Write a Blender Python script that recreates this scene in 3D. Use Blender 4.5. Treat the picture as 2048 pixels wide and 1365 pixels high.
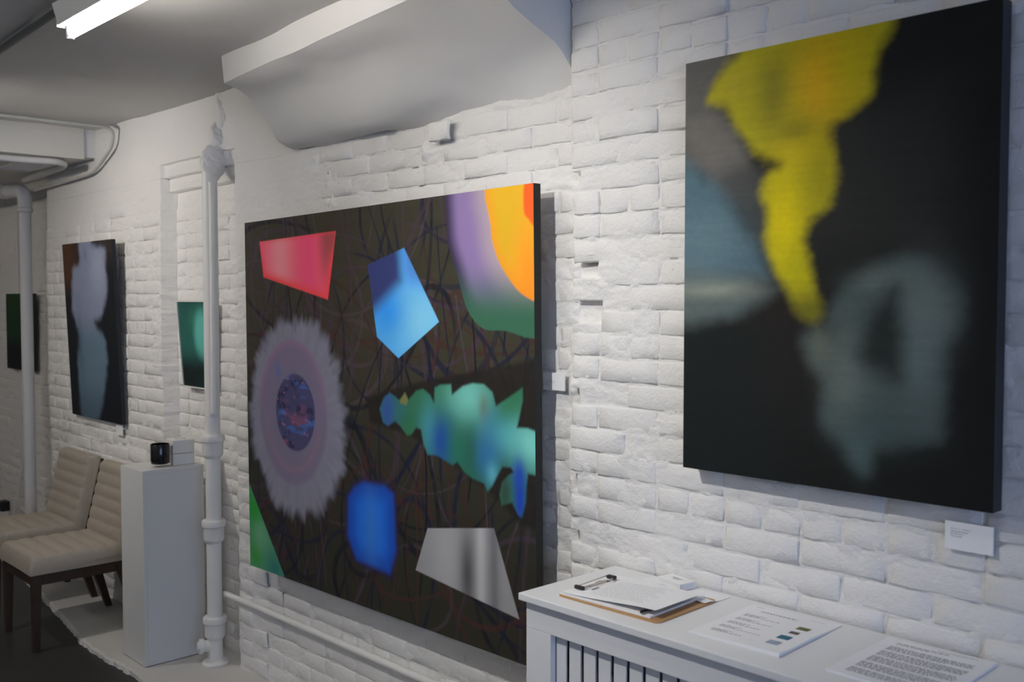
import bpy, bmesh, math, random
import numpy as np
from mathutils import Vector, Matrix

for o in list(bpy.data.objects):
    bpy.data.objects.remove(o, do_unlink=True)
SC = bpy.context.scene
COL = SC.collection
random.seed(7)
RNG = np.random.default_rng(7)

# ------------------------------------------------------------------ camera
CAM_H = 1.685                       # eye height above the floor
CAM_D = 2.15                        # distance from the painted brick wall (plane Y = 0)
cd = bpy.data.cameras.new('camera')
cd.lens = 35.0; cd.sensor_width = 36.0
cd.clip_start = 0.05
cam = bpy.data.objects.new('camera', cd); COL.objects.link(cam)
_a = math.radians(43.4); _p = math.radians(2.36)
_f = Vector((-math.cos(_a) * math.cos(_p), math.sin(_a) * math.cos(_p), -math.sin(_p)))
cam.location = (0, -CAM_D, CAM_H)
cam.rotation_euler = _f.to_track_quat('-Z', 'Y').to_euler()
cd.dof.use_dof = True
cd.dof.focus_distance = 3.45
cd.dof.aperture_fstop = 4.0
SC.camera = cam

# ------------------------------------------------------------------ light and exposure
SC.view_settings.view_transform = 'Standard'
SC.view_settings.look = 'None'
SC.view_settings.gamma = 1.0
SC.view_settings.use_curve_mapping = False
SC.view_settings.exposure = 0.12
TUBE = 40.0                          # radiance of the fluorescent tubes
FAR_TUBE = 38.0
SKY = 4.9                           # daylight outside the window behind the camera
SPOT = 70.0                         # watts of each track spotlight
world = bpy.data.worlds.new('daylight'); SC.world = world
world.use_nodes = True
bg = world.node_tree.nodes['Background']
bg.inputs['Color'].default_value = (0.46, 0.61, 1.0, 1)
bg.inputs['Strength'].default_value = SKY
ROOM_X0, ROOM_X1, ROOM_Y0 = -9.6, 3.2, -4.6
CEIL = 2.62
WIN = (-3.9, -0.7, 0.75, 2.40)      # window in the end wall behind the camera: y0 y1 z0 z1
pl = bpy.data.lights.new('window_portal', 'AREA')
pl.shape = 'RECTANGLE'; pl.size = WIN[1] - WIN[0]; pl.size_y = WIN[3] - WIN[2]
pl.cycles.is_portal = True
po = bpy.data.objects.new('window_portal', pl); COL.objects.link(po)
po.location = (ROOM_X1 + 0.10, (WIN[0] + WIN[1]) / 2, (WIN[2] + WIN[3]) / 2)
po.rotation_euler = Vector((-1, 0, 0)).to_track_quat('-Z', 'Z').to_euler()

# ------------------------------------------------------------------ helpers
def lin(c):
    c = np.asarray(c, float) / 255.0
    return np.where(c <= 0.04045, c / 12.92, ((c + 0.055) / 1.055) ** 2.4)

def mat(name, col, rough=0.6, spec=0.5, bump=0.0, scale=60.0, var=0.0, metal=0.0, emit=None, detail=4.0, vscale=3.0):
    m = bpy.data.materials.new(name); m.use_nodes = True
    nt = m.node_tree; b = nt.nodes['Principled BSDF']
    b.inputs['Base Color'].default_value = (*col, 1)
    b.inputs['Roughness'].default_value = rough
    b.inputs['Specular IOR Level'].default_value = spec
    b.inputs['Metallic'].default_value = metal
    tc = nt.nodes.new('ShaderNodeTexCoord')
    if bump:
        n = nt.nodes.new('ShaderNodeTexNoise'); n.inputs['Scale'].default_value = scale
        n.inputs['Detail'].default_value = detail
        nt.links.new(tc.outputs['Object'], n.inputs['Vector'])
        bp = nt.nodes.new('ShaderNodeBump'); bp.inputs['Strength'].default_value = 1.0
        bp.inputs['Distance'].default_value = bump
        nt.links.new(n.outputs['Fac'], bp.inputs['Height'])
        nt.links.new(bp.outputs['Normal'], b.inputs['Normal'])
    if var:
        n2 = nt.nodes.new('ShaderNodeTexNoise'); n2.inputs['Scale'].default_value = vscale
        n2.inputs['Detail'].default_value = 5.0
        nt.links.new(tc.outputs['Object'], n2.inputs['Vector'])
        mx = nt.nodes.new('ShaderNodeMix'); mx.data_type = 'RGBA'
        mx.inputs[6].default_value = (*[min(1, c * (1 + var)) for c in col], 1)
        mx.inputs[7].default_value = (*[c * (1 - var) for c in col], 1)
        nt.links.new(n2.outputs['Fac'], mx.inputs[0])
        nt.links.new(mx.outputs[2], b.inputs['Base Color'])
    if emit:
        b.inputs['Emission Color'].default_value = (*emit[0], 1)
        b.inputs['Emission Strength'].default_value = emit[1]
    return m

def brick_paint(name, col):
    """thick white paint on brick: stipple, brush relief, shade of small pits as dark dots"""
    m = mat(name, col, 0.5, 0.35)
    nt = m.node_tree; b = nt.nodes['Principled BSDF']; L = nt.links.new
    g = nt.nodes.new('ShaderNodeNewGeometry')
    n1 = nt.nodes.new('ShaderNodeTexNoise'); n1.inputs['Scale'].default_value = 26; n1.inputs['Detail'].default_value = 7; n1.inputs['Roughness'].default_value = 0.7
    n2 = nt.nodes.new('ShaderNodeTexNoise'); n2.inputs['Scale'].default_value = 190; n2.inputs['Detail'].default_value = 3
    L(g.outputs['Position'], n1.inputs['Vector']); L(g.outputs['Position'], n2.inputs['Vector'])
    b1 = nt.nodes.new('ShaderNodeBump'); b1.inputs['Distance'].default_value = 0.009; b1.inputs['Strength'].default_value = 0.8
    b2 = nt.nodes.new('ShaderNodeBump'); b2.inputs['Distance'].default_value = 0.0007; b2.inputs['Strength'].default_value = 0.8
    L(n1.outputs['Fac'], b1.inputs['Height']); L(n2.outputs['Fac'], b2.inputs['Height'])
    L(b1.outputs['Normal'], b2.inputs['Normal']); L(b2.outputs['Normal'], b.inputs['Normal'])
    # dark dots put the shade of small pits into the colour
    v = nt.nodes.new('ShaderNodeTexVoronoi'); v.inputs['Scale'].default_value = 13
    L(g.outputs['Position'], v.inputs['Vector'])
    pit_shade = nt.nodes.new('ShaderNodeMapRange'); pit_shade.inputs[1].default_value = 0.035; pit_shade.inputs[2].default_value = 0.065
    pit_shade.inputs[3].default_value = 1; pit_shade.inputs[4].default_value = 0
    L(v.outputs['Distance'], pit_shade.inputs[0])
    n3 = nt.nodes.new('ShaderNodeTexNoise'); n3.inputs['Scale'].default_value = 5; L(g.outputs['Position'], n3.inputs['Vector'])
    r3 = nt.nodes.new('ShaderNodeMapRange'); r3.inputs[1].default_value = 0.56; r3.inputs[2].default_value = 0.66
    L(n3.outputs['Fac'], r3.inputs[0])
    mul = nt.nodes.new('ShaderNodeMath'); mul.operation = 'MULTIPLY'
    L(pit_shade.outputs[0], mul.inputs[0]); L(r3.outputs[0], mul.inputs[1])
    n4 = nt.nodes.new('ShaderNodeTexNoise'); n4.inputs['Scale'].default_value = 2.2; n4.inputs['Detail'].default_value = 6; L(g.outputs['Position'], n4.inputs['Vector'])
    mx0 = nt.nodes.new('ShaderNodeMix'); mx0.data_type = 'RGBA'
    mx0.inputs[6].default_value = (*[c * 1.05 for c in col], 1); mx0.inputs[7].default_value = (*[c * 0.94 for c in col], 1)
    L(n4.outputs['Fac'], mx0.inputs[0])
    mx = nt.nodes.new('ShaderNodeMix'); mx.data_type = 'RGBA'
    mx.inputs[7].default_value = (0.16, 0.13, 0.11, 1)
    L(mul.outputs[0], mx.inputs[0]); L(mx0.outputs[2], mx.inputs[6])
    L(mx.outputs[2], b.inputs['Base Color'])
    return m

WHITE = (0.78, 0.765, 0.74)
M = {
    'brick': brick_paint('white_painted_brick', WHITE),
    'plaster': mat('white_plaster', (0.74, 0.73, 0.71), 0.6, 0.3, 0.006, 5, 0.04, detail=7),
    'ceiling': mat('grey_white_ceiling_paint', (0.66, 0.65, 0.63), 0.6, 0.3, 0.004, 7, 0.06, detail=6, vscale=1.3),
    'cream': mat('cream_paint', (0.72, 0.70, 0.64), 0.6, 0.3, 0.001, 30, 0.03),
    'pipe': mat('white_painted_iron', (0.74, 0.73, 0.70), 0.45, 0.4, 0.0015, 70, 0.05),
    'pipe_far': mat('off_white_painted_iron', (0.66, 0.65, 0.63), 0.45, 0.4, 0.001, 70, 0.04),
    'conduit': mat('grey_painted_conduit', (0.50, 0.50, 0.47), 0.5, 0.4, 0.0008, 60, 0.15, vscale=14),
    'conduit_dark': mat('dark_grey_conduit', (0.19, 0.20, 0.18), 0.5, 0.4, 0.0005, 60, 0.1),
    'floor': mat('dark_grey_floor_paint', (0.036, 0.036, 0.034), 0.42, 0.45, 0.0006, 18, 0.12),
    'ledge': mat('worn_white_ledge_paint', (0.60, 0.585, 0.55), 0.55, 0.35, 0.003, 12, 0.12, detail=8),
    'pedestal': mat('pedestal_white_paint', (0.66, 0.66, 0.645), 0.45, 0.4, 0.0004, 120, 0.015),
    'housing': mat('lamp_housing_enamel', (0.72, 0.72, 0.70), 0.35, 0.5, 0.0003, 40),
    'cover': mat('radiator_cover_white_paint', (0.72, 0.72, 0.72), 0.38, 0.45, 0.0004, 60, 0.01),
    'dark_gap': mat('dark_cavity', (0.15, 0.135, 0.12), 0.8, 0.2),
    'canvas_edge': mat('black_canvas_edge', (0.025, 0.025, 0.024), 0.6, 0.3, 0.0006, 300),
    'canvas_edge_blue': mat('dark_blue_canvas_edge', (0.018, 0.02, 0.026), 0.5, 0.3, 0.0006, 300),
    'wood_frame': mat('white_frame_wood', (0.72, 0.72, 0.70), 0.5, 0.4, 0.0003, 60),
    'canvas_back': mat('raw_canvas', (0.45, 0.40, 0.32), 0.8, 0.2, 0.0004, 200),
    'paper': mat('white_paper', (0.80, 0.80, 0.81), 0.6, 0.25),
    'card': mat('label_card', (0.83, 0.83, 0.83), 0.55, 0.25),
    'ink': mat('black_ink', (0.06, 0.06, 0.065), 0.7, 0.2),
    'ink_grey': mat('grey_ink', (0.42, 0.42, 0.44), 0.7, 0.2),
    'ink_mid': mat('mid_grey_ink', (0.32, 0.32, 0.34), 0.7, 0.2),
    'masonite': mat('brown_hardboard', (0.42, 0.24, 0.10), 0.5, 0.4, 0.0003, 90, 0.1, vscale=20),
    'steel': mat('clip_steel', (0.62, 0.58, 0.54), 0.25, 0.5, metal=1.0),
    'rubber': mat('black_rubber', (0.022, 0.018, 0.018), 0.5, 0.4),
    'fabric': None,
    'walnut': mat('dark_walnut', (0.040, 0.022, 0.013), 0.4, 0.45, 0.0004, 60, 0.2, vscale=9),
    'black_glass': mat('black_glass', (0.006, 0.006, 0.006), 0.12, 0.5),
    'clear_glass': None,
    'box_card': mat('white_box_card', (0.70, 0.69, 0.67), 0.55, 0.3, 0.0002, 90),
    'vent': mat('vent_enamel', (0.74, 0.74, 0.74), 0.5, 0.4),
    'vent_dark': mat('vent_throat', (0.06, 0.06, 0.07), 0.7, 0.3),
    'black_plastic': mat('black_plastic', (0.012, 0.012, 0.012), 0.4, 0.4),
    'tube': mat('fluorescent_tube', (0.9, 0.9, 0.9), 0.3, 0.3, emit=((1.0, 0.945, 0.87), TUBE)),
    'far_tube': mat('warm_fluorescent_tube', (0.9, 0.9, 0.9), 0.3, 0.3, emit=((1.0, 0.90, 0.78), FAR_TUBE)),
    'fill_tube': mat('neutral_fill_tube', (0.9, 0.9, 0.9), 0.3, 0.3, emit=((1.0, 0.96, 0.90), 76.0)),
    'wall_plain': mat('white_wall_paint', (0.70, 0.69, 0.67), 0.6, 0.3, 0.001, 30, 0.02),
}
def fabric_mat():
    m = mat('beige_linen', (0.49, 0.435, 0.36), 0.9, 0.15)
    nt = m.node_tree; b = nt.nodes['Principled BSDF']; L = nt.links.new
    tc = nt.nodes.new('ShaderNodeTexCoord')
    w1 = nt.nodes.new('ShaderNodeTexWave'); w1.inputs['Scale'].default_value = 260; w1.bands_direction = 'X'; w1.inputs['Distortion'].default_value = 1.2
    w2 = nt.nodes.new('ShaderNodeTexWave'); w2.inputs['Scale'].default_value = 260; w2.bands_direction = 'Z'; w2.inputs['Distortion'].default_value = 1.2
    n = nt.nodes.new('ShaderNodeTexNoise'); n.inputs['Scale'].default_value = 45; n.inputs['Detail'].default_value = 6
    for t in (w1, w2, n): L(tc.outputs['Object'], t.inputs['Vector'])
    ad = nt.nodes.new('ShaderNodeMath'); ad.operation = 'ADD'; L(w1.outputs['Fac'], ad.inputs[0]); L(w2.outputs['Fac'], ad.inputs[1])
    bp = nt.nodes.new('ShaderNodeBump'); bp.inputs['Distance'].default_value = 0.0005; L(ad.outputs[0], bp.inputs['Height']); L(bp.outputs['Normal'], b.inputs['Normal'])
    mx = nt.nodes.new('ShaderNodeMix'); mx.data_type = 'RGBA'
    mx.inputs[6].default_value = (0.54, 0.48, 0.40, 1); mx.inputs[7].default_value = (0.43, 0.38, 0.31, 1)
    L(n.outputs['Fac'], mx.inputs[0]); L(mx.outputs[2], b.inputs['Base Color'])
    return m
M['fabric'] = fabric_mat()
def glass_mat():
    m = bpy.data.materials.new('clear_glass'); m.use_nodes = True
    nt = m.node_tree; out = nt.nodes['Material Output']
    nt.nodes.remove(nt.nodes['Principled BSDF'])
    tr = nt.nodes.new('ShaderNodeBsdfTransparent'); gl = nt.nodes.new('ShaderNodeBsdfGlossy'); gl.inputs['Roughness'].default_value = 0.02
    mx = nt.nodes.new('ShaderNodeMixShader'); mx.inputs[0].default_value = 0.10
    nt.links.new(tr.outputs[0], mx.inputs[1]); nt.links.new(gl.outputs[0], mx.inputs[2]); nt.links.new(mx.outputs[0], out.inputs[0])
    return m
M['clear_glass'] = glass_mat()
def paint_mat(name, rough=0.55, spec=0.35, weave=0.00025):
    """oil paint on canvas: the picture is a colour attribute, the weave a bump"""
    m = bpy.data.materials.new(name); m.use_nodes = True
    nt = m.node_tree; b = nt.nodes['Principled BSDF']; L = nt.links.new
    at = nt.nodes.new('ShaderNodeAttribute'); at.attribute_name = 'paint'
    L(at.outputs['Color'], b.inputs['Base Color'])
    b.inputs['Roughness'].default_value = rough; b.inputs['Specular IOR Level'].default_value = spec
    tc = nt.nodes.new('ShaderNodeTexCoord')
    n = nt.nodes.new('ShaderNodeTexNoise'); n.inputs['Scale'].default_value = 420; n.inputs['Detail'].default_value = 2
    L(tc.outputs['Object'], n.inputs['Vector'])
    bp = nt.nodes.new('ShaderNodeBump'); bp.inputs['Distance'].default_value = weave
    L(n.outputs['Fac'], bp.inputs['Height']); L(bp.outputs['Normal'], b.inputs['Normal'])
    return m
M['art'] = paint_mat('oil_paint_on_canvas', 0.62, 0.16)
M['art_satin'] = paint_mat('satin_oil_paint_on_canvas', 0.6, 0.10, 0.0003)

def mesh(name, V, F, smooth=False):
    me = bpy.data.meshes.new(name)
    me.from_pydata([tuple(v) for v in V], [], F)
    me.validate()
    bm = bmesh.new(); bm.from_mesh(me); bmesh.ops.recalc_face_normals(bm, faces=bm.faces[:]); bm.to_mesh(me); bm.free()
    if smooth: me.polygons.foreach_set('use_smooth', [True] * len(me.polygons))
    return me
def obj(name, me, m=None, parent=None, **props):
    o = bpy.data.objects.new(name, me); COL.objects.link(o)
    if m is not None and me is not None and not me.materials: me.materials.append(m)
    if parent: o.parent = parent
    for k, v in props.items(): o[k] = v
    return o
def thing(name, loc, label, category, group=None, rotz=0.0):
    o = bpy.data.objects.new(name, None); COL.objects.link(o)
    o.empty_display_size = 0.05
    o.location = loc; o.rotation_euler = (0, 0, rotz)
    o['label'] = label; o['category'] = category
    if group: o['group'] = group
    return o
class MB:
    """collects shapes into one mesh"""
    def __init__(s): s.v = []; s.f = []
    def add(s, V, F):
        n = len(s.v); s.v += [tuple(v) for v in V]; s.f += [tuple(i + n for i in f) for f in F]; return s
    def box(s, x0, x1, y0, y1, z0, z1):
        return s.add([(x, y, z) for x in (x0, x1) for y in (y0, y1) for z in (z0, z1)],
                     [(0, 1, 3, 2), (4, 6, 7, 5), (0, 4, 5, 1), (2, 3, 7, 6), (0, 2, 6, 4), (1, 5, 7, 3)])
    def hexa(s, A, B):
        """two matching quads joined"""
        return s.add(list(A) + list(B), [(0, 1, 2, 3), (7, 6, 5, 4), (0, 4, 5, 1), (1, 5, 6, 2), (2, 6, 7, 3), (3, 7, 4, 0)])
    def tube(s, pts, r, n=14, cap=True, wob=0.0):
        P = [Vector(p) for p in pts]; R = r if isinstance(r, (list, tuple)) else [r] * len(P)
        V = []; F = []
        t0 = (P[1] - P[0]).normalized()
        u = t0.orthogonal().normalized()
        for i, p in enumerate(P):
            t = (P[min(i + 1, len(P) - 1)] - P[max(i - 1, 0)]).normalized()
            u = (u - t * u.dot(t)).normalized(); w = t.cross(u)
            for k in range(n):
                a = 2 * math.pi * k / n
                rr = R[i] * (1 + wob * random.uniform(-1, 1))
                V.append(p + (u * math.cos(a) + w * math.sin(a)) * rr)
        for i in range(len(P) - 1):
            for k in range(n):
                F.append((i * n + k, i * n + (k + 1) % n, (i + 1) * n + (k + 1) % n, (i + 1) * n + k))
        if cap:
            F.append(tuple(range(n))[::-1]); F.append(tuple(range((len(P) - 1) * n, len(P) * n)))
        return s.add(V, F)
    def lathe(s, prof, c=(0, 0, 0), n=28, cap=True):
        V = []; F = []
        for (r, z) in prof:
            for k in range(n):
                a = 2 * math.pi * k / n
                V.append((c[0] + r * math.cos(a), c[1] + r * math.sin(a), c[2] + z))
        m = len(prof)
        for i in range(m - 1):
            for k in range(n):
                F.append((i * n + k, i * n + (k + 1) % n, (i + 1) * n + (k + 1) % n, (i + 1) * n + k))
        if cap:
            F.append(tuple(range(n))[::-1]); F.append(tuple(range((m - 1) * n, m * n)))
        return s.add(V, F)
    def build(s, name, m=None, parent=None, smooth=False, bevel=0.0, seg=2, sharp=35, **props):
        me = mesh(name, s.v, s.f, smooth)
        if bevel:
            bm = bmesh.new(); bm.from_mesh(me)
            ed = [e for e in bm.edges if len(e.link_faces) == 2 and e.calc_face_angle(0) > 0.5]
            bmesh.ops.bevel(bm, geom=ed, offset=bevel, segments=seg, profile=0.6, affect='EDGES', clamp_overlap=True)
            bm.to_mesh(me); bm.free()
        if smooth:
            me.polygons.foreach_set('use_smooth', [True] * len(me.polygons))
            try: me.set_sharp_from_angle(angle=math.radians(sharp))
            except Exception: pass
        return obj(name, me, m, parent, **props)
def bend(pts, r, n=6):
    """polyline with rounded corners"""
    P = [Vector(p) for p in pts]; out = [P[0]]
    for i in range(1, len(P) - 1):
        a, b, c = P[i - 1], P[i], P[i + 1]
        d = min(r, (a - b).length * .48, (c - b).length * .48)
        p0 = b + (a - b).normalized() * d; p2 = b + (c - b).normalized() * d
        for k in range(n + 1):
            t = k / n
            out.append(p0 * (1 - t) ** 2 + b * 2 * t * (1 - t) + p2 * t * t)
    out.append(P[-1]); return out
def sstep(a, b, x):
    t = np.clip((x - a) / (b - a + 1e-12), 0, 1); return t * t * (3 - 2 * t)
def vnoise(x, y, seed=0):
    x = np.asarray(x, float); y = np.asarray(y, float)
    xi = np.floor(x).astype(np.int64); yi = np.floor(y).astype(np.int64)
    fx = x - xi; fy = y - yi; fx = fx * fx * fx * (fx * (6 * fx - 15) + 10); fy = fy * fy * fy * (fy * (6 * fy - 15) + 10)
    def h(a, b):
        n = (a * 374761393 + b * 668265263 + seed * 974711 + 12345) & 0xffffffff
        n = ((n ^ (n >> 13)) * 1274126177) & 0xffffffff
        n = n ^ (n >> 16)
        return (n & 0xffff) / 32767.5 - 1
    return (h(xi, yi) * (1 - fx) + h(xi + 1, yi) * fx) * (1 - fy) + (h(xi, yi + 1) * (1 - fx) + h(xi + 1, yi + 1) * fx) * fy
def fbm(x, y, seed=0, oct=4, gain=0.5):
    s = 0; a = 1.0; t = 0
    for i in range(oct):
        s = s + a * vnoise(x * 2 ** i, y * 2 ** i, seed + i * 17); t += a; a *= gain
    return s / t

# ------------------------------------------------------------------ the painted brick wall
E1, E2, E3, E4 = -6.45, -4.82, -4.06, -2.02      # where the wall steps
STEP = [(2.225, 0.085), (2.29, 0.048), (2.355, 0.022)]   # corbels closing the recess at the top
NOTCH = [(-2.03, -1.92, 1.749, 1.812), (-2.03, -1.905, 1.614, 1.684), (-2.03, -1.985, 2.02, 2.06), (-2.03, -1.985, 1.36, 1.425), (-2.03, -1.99, 1.12, 1.17), (-2.03, -1.985, 0.96, 1.0)]
def wall_base(x, z):
    x = np.asarray(x, float); z = np.asarray(z, float)
    d = np.zeros(np.broadcast(x, z).shape)
    rec = np.where(z < STEP[0][0], 0.085, np.where(z < STEP[1][0], 0.048, np.where(z < STEP[2][0], 0.022, 0.0)))
    b = 0.032 * sstep(E3, E3 + 0.35, x)
    d = np.where(x > E4, 0.0, np.where(x > E3, b, np.where(x > E2, rec, np.where(x > E1, 0.0, 0.12))))
    for (x0, x1, z0, z1) in NOTCH:
        d = np.where((x > x0) & (x < x1) & (z > z0) & (z < z1) & (x > E4), 0.036, d)
    # open chase beside the drain pipe
    d = np.where((x > -4.172) & (x < -4.120) & (z < 2.2) & (z > 1.90), 0.24, d)
    return d
def wall_low(x, z):
    return 0.007 * vnoise(x * 1.7, z * 1.7, 3) + 0.004 * vnoise(x * 5, z * 5, 5)
def plaster_amount(x, z):
    """1 where smooth render hides the bricks"""
    a = sstep(-3.25, -3.55, x) * sstep(1.75, 2.0, z) * (x > E3)
    b = ((x <= E3) & (x > E1)) * sstep(2.05, 2.3, z)
    c = (x <= E1) * 0.3
    return np.clip(a + b + c, 0, 1)
COURSE_H = 0.0685
def ridge(x, z, seed, k):
    return 1 - np.abs(fbm(x * k, z * k * 2.4, seed, 3))
xs = [np.arange(E4 + 0.004, 0.12, 0.0058), np.arange(E3 + 0.004, E4, 0.0075), np.arange(E2 + .004, E3, 0.012), np.arange(E1 + .004, E2, 0.014), np.arange(-9.6, E1, 0.03), np.arange(0.12, 3.25, 0.06)]
ed = [e + s for e in (E1, E2, E3, E4, -4.172, -4.120) for s in (-0.0012, 0.0012)] + [n[1] + s for n in NOTCH for s in (-.0012, .0012)]
XS = np.unique(np.concatenate(xs + [np.array(ed)]))
zed = [s[0] + q for s in STEP for q in (-.0012, .0012)] + [2.2 - .0012, 2.2 + .0012] + [v + q for n in NOTCH for v in n[2:] for q in (-.0012, .0012)]
ZS = np.unique(np.concatenate([np.arange(0.0, 0.9, 0.009), np.arange(0.9, 2.68, 0.0062), np.array(zed)]))
GX, GZ = np.meshgrid(XS, ZS)
amp = 1 - 0.75 * plaster_amount(GX, GZ)
jit = 0.004 * fbm(GX * 18, GZ * 18, 40, 2)
Y = wall_base(GX + jit * 0, GZ) + wall_low(GX, GZ)
Y = Y + amp * (0.0042 * fbm(GX * 22, GZ * 38, 11, 4, 0.6) + 0.0035 * fbm(GX * 9, GZ * 16, 21, 2) - 0.0035 * (ridge(GX, GZ, 31, 9) - 0.75))
zoff = np.where(GX > E4, 0.012, np.where(GX > E3, 0.03, np.where(GX > E2, 0.02, np.where(GX > E1, 0.0, 0.02))))
dj = ((GZ - zoff + COURSE_H / 2) % COURSE_H) - COURSE_H / 2 + 0.003 * fbm(GX * 6, GZ * 3, 51, 2)
rag = fbm(GX * 34, GZ * 66, 52, 4, 0.75)
Y = Y + amp * np.exp(-(dj / 0.0065) ** 2) * (0.0018 + 0.0085 * rag)
for (px_, pz_, rx_, rz_, out_, ro_) in ((-4.19, 2.33, .060, .080, .045, .045), (-4.20, 2.47, .05, .12, .012, .04), (-4.16, 2.58, .10, .05, .0, .022), (-4.34, 2.59, .10, .03, .0, .02), (-2.79, 2.13, .035, .09, -.006, .03), (-2.74, 2.20, .06, .03, .004, .03),
                                      (-3.34, 2.10, .035, .10, .004, .022), (-3.42, 2.24, .06, .05, .0, .018), (-2.035, 1.5, .016, .9, .004, .02)):
    gk = np.exp(-(((GX - px_) / rx_) ** 2 + ((GZ - pz_) / rz_) ** 2) * 1.3)
    Y = Y - gk * (out_ + ro_ * fbm(GX * 28, GZ * 22, 55, 4, 0.6))
nx, nz = len(XS), len(ZS)
V = np.stack([GX, Y, GZ], -1).reshape(-1, 3)
idx = np.arange(nx * nz).reshape(nz, nx)
Fq = np.stack([idx[:-1, :-1], idx[:-1, 1:], idx[1:, 1:], idx[1:, :-1]], -1).reshape(-1, 4)
def fast_mesh(name, V, Fq, smooth=True):
    me = bpy.data.meshes.new(name)
    me.vertices.add(len(V)); me.vertices.foreach_set('co', V.astype(np.float32).ravel())
    me.loops.add(Fq.size); me.loops.foreach_set('vertex_index', Fq.astype(np.int32).ravel())
    me.polygons.add(len(Fq)); me.polygons.foreach_set('loop_start', np.arange(0, Fq.size, 4, dtype=np.int32))
    me.polygons.foreach_set('loop_total', np.full(len(Fq), 4, np.int32))
    if smooth: me.polygons.foreach_set('use_smooth', np.ones(len(Fq), bool))
    me.update(calc_edges=True); me.validate()
    return me
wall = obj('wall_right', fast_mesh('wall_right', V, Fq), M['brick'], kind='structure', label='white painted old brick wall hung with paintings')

def brick_mesh(L, Hh, seed):
    """front of one brick, corners worn, 40 quads"""
    r = np.random.default_rng(seed)
    e = 0.0035; nxs = np.array([-.5 * L - .002, -.5 * L, -.5 * L + e, -.25 * L, 0.0, .25 * L, .5 * L - e, .5 * L, .5 * L + .002])
    nzs = np.array([-.5 * Hh - .002, -.5 * Hh, -.5 * Hh + e, 0, .5 * Hh - e, .5 * Hh, .5 * Hh + .002])
    dx = [0.010, 0.0022, 0, 0, 0, 0, 0, 0.0022, 0.010]; dz = [0.010, 0.0022, 0, 0, 0, 0.0022, 0.010]
    V = []
    tx, tz = r.uniform(-.002, .002, 2)
    for j, z in enumerate(nzs):
        for i, x in enumerate(nxs):
            y = max(dx[i], dz[j]) + (0.002 if (dx[i] > 0 and dz[j] > 0) else 0)
            wob = 0.0026
            V.append((x + r.uniform(-wob, wob), y + r.uniform(-.0011, .0011) + tx * x / L + tz * z / Hh, z + r.uniform(-wob, wob)))
    w = len(nxs); F = [(j * w + i, j * w + i + 1, (j + 1) * w + i + 1, (j + 1) * w + i) for j in range(len(nzs) - 1) for i in range(w - 1)]
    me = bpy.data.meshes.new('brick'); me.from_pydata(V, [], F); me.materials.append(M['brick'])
    me.polygons.foreach_set('use_smooth', [True] * len(F)); return me
COURSE, BH, BL, HL = 0.0685, 0.0605, 0.209, 0.101
STR = [brick_mesh(BL, BH, 100 + i) for i in range(12)]
HDR = [brick_mesh(HL, BH, 200 + i) for i in range(8)]
cands = []
for (x0, x1, zz0) in ((E4, 0.3, 0.012), (E3, E4, 0.03), (E2, E3, 0.02), (E1, E2, 0.0), (-8.4, E1, 0.02)):
    row = 0; z = zz0 + COURSE / 2
    while z < 2.62:
        header = (row % 6 == 4)
        L = (HL if header else BL); x = x0 + 0.006 - (random.uniform(0, .03) if False else 0)
        first = True
        while x < x1 - 0.03:
            l = L
            if first and row % 2 and not header: l = HL
            if random.random() < 0.05 and not header: l = HL
            first = False
            l = min(l, x1 - x - 0.004)
            if l > 0.03: cands.append([x + l / 2, z + random.uniform(-.002, .002), l])
            x += l + 0.0078
        row += 1; z += COURSE
HIDE = [(-3.80, -2.13, 0.60, 1.99), (-1.53, -0.82, 1.28, 2.26)]
def hidden(x, z, l):
    for (a, b, c, d) in HIDE:
        if a < x - l / 2 and x + l / 2 < b and c < z - .03 and z + .03 < d: return True
    return False
single, rest = [], []
def noise1(x, z, s): return float(vnoise(np.array(x), np.array(z), s))
for (x, z, l) in cands:
    if any(x - l / 2 < n[1] - .02 and x + l / 2 > n[0] and n[2] - .012 < z < n[3] + .012 for n in NOTCH):
        continue
    if E3 < x < E4 and z > 2.27 and x > -3.6: continue            # behind the bulkhead
    pa = float(plaster_amount(np.array(x), np.array(z)))
    base = float(wall_base(np.array(x), np.array(z))) + float(wall_low(np.array(x), np.array(z)))
    proud = 0.0022 + random.uniform(-.0020, .0018)
    if x < E2: proud -= 0.0008
    proud -= pa * 0.0075
    if proud < -0.001 or (pa > .6 and random.random() < .6): continue
    if x < E3 and x > E2 and STEP[0][0] < z: proud = 0.006
    if abs(x + 2.635) < 0.11 and abs(z - 2.262) < 0.034: proud = 0.042; l = 0.10; x = -2.63
    d = math.hypot(x, CAM_D)
    vis = (-7.6 < x < -0.70) and not hidden(x, z, l) and not (x > -1.75 and z < .90) and not (x > -1.3 and z > 2.45)
    (single if vis else rest).append((d, x, z, l, base - proud, random.randrange(12), random.uniform(-.006, .006)))
single.sort(key=lambda t: t[0])
rest += single[298:]; single = single[:298]
def brick_matrix(b):
    d, x, z, l, y, k, rot = b
    L = BL if l > 0.13 else HL
    return Matrix.Translation((x, y, z)) @ Matrix.Rotation(rot, 4, 'Y') @ Matrix.Diagonal((l / L, 1, 1, 1)), (STR[k] if l > 0.13 else HDR[k % 8])
for b in single:
    mw, me = brick_matrix(b)
    o = obj('brick', me, None, wall); o.matrix_local = mw
V = []; F = []; n0 = 0
for b in rest:
    mw, me = brick_matrix(b)
    co = np.empty(len(me.vertices) * 3); me.vertices.foreach_get('co', co); co = co.reshape(-1, 3)
    A = np.array(mw); V.append(co @ A[:3, :3].T + A[:3, 3])
    f = np.empty(len(me.loops), np.int32); me.loops.foreach_get('vertex_index', f); F.append(f.reshape(-1, 4) + n0); n0 += len(co)
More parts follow.
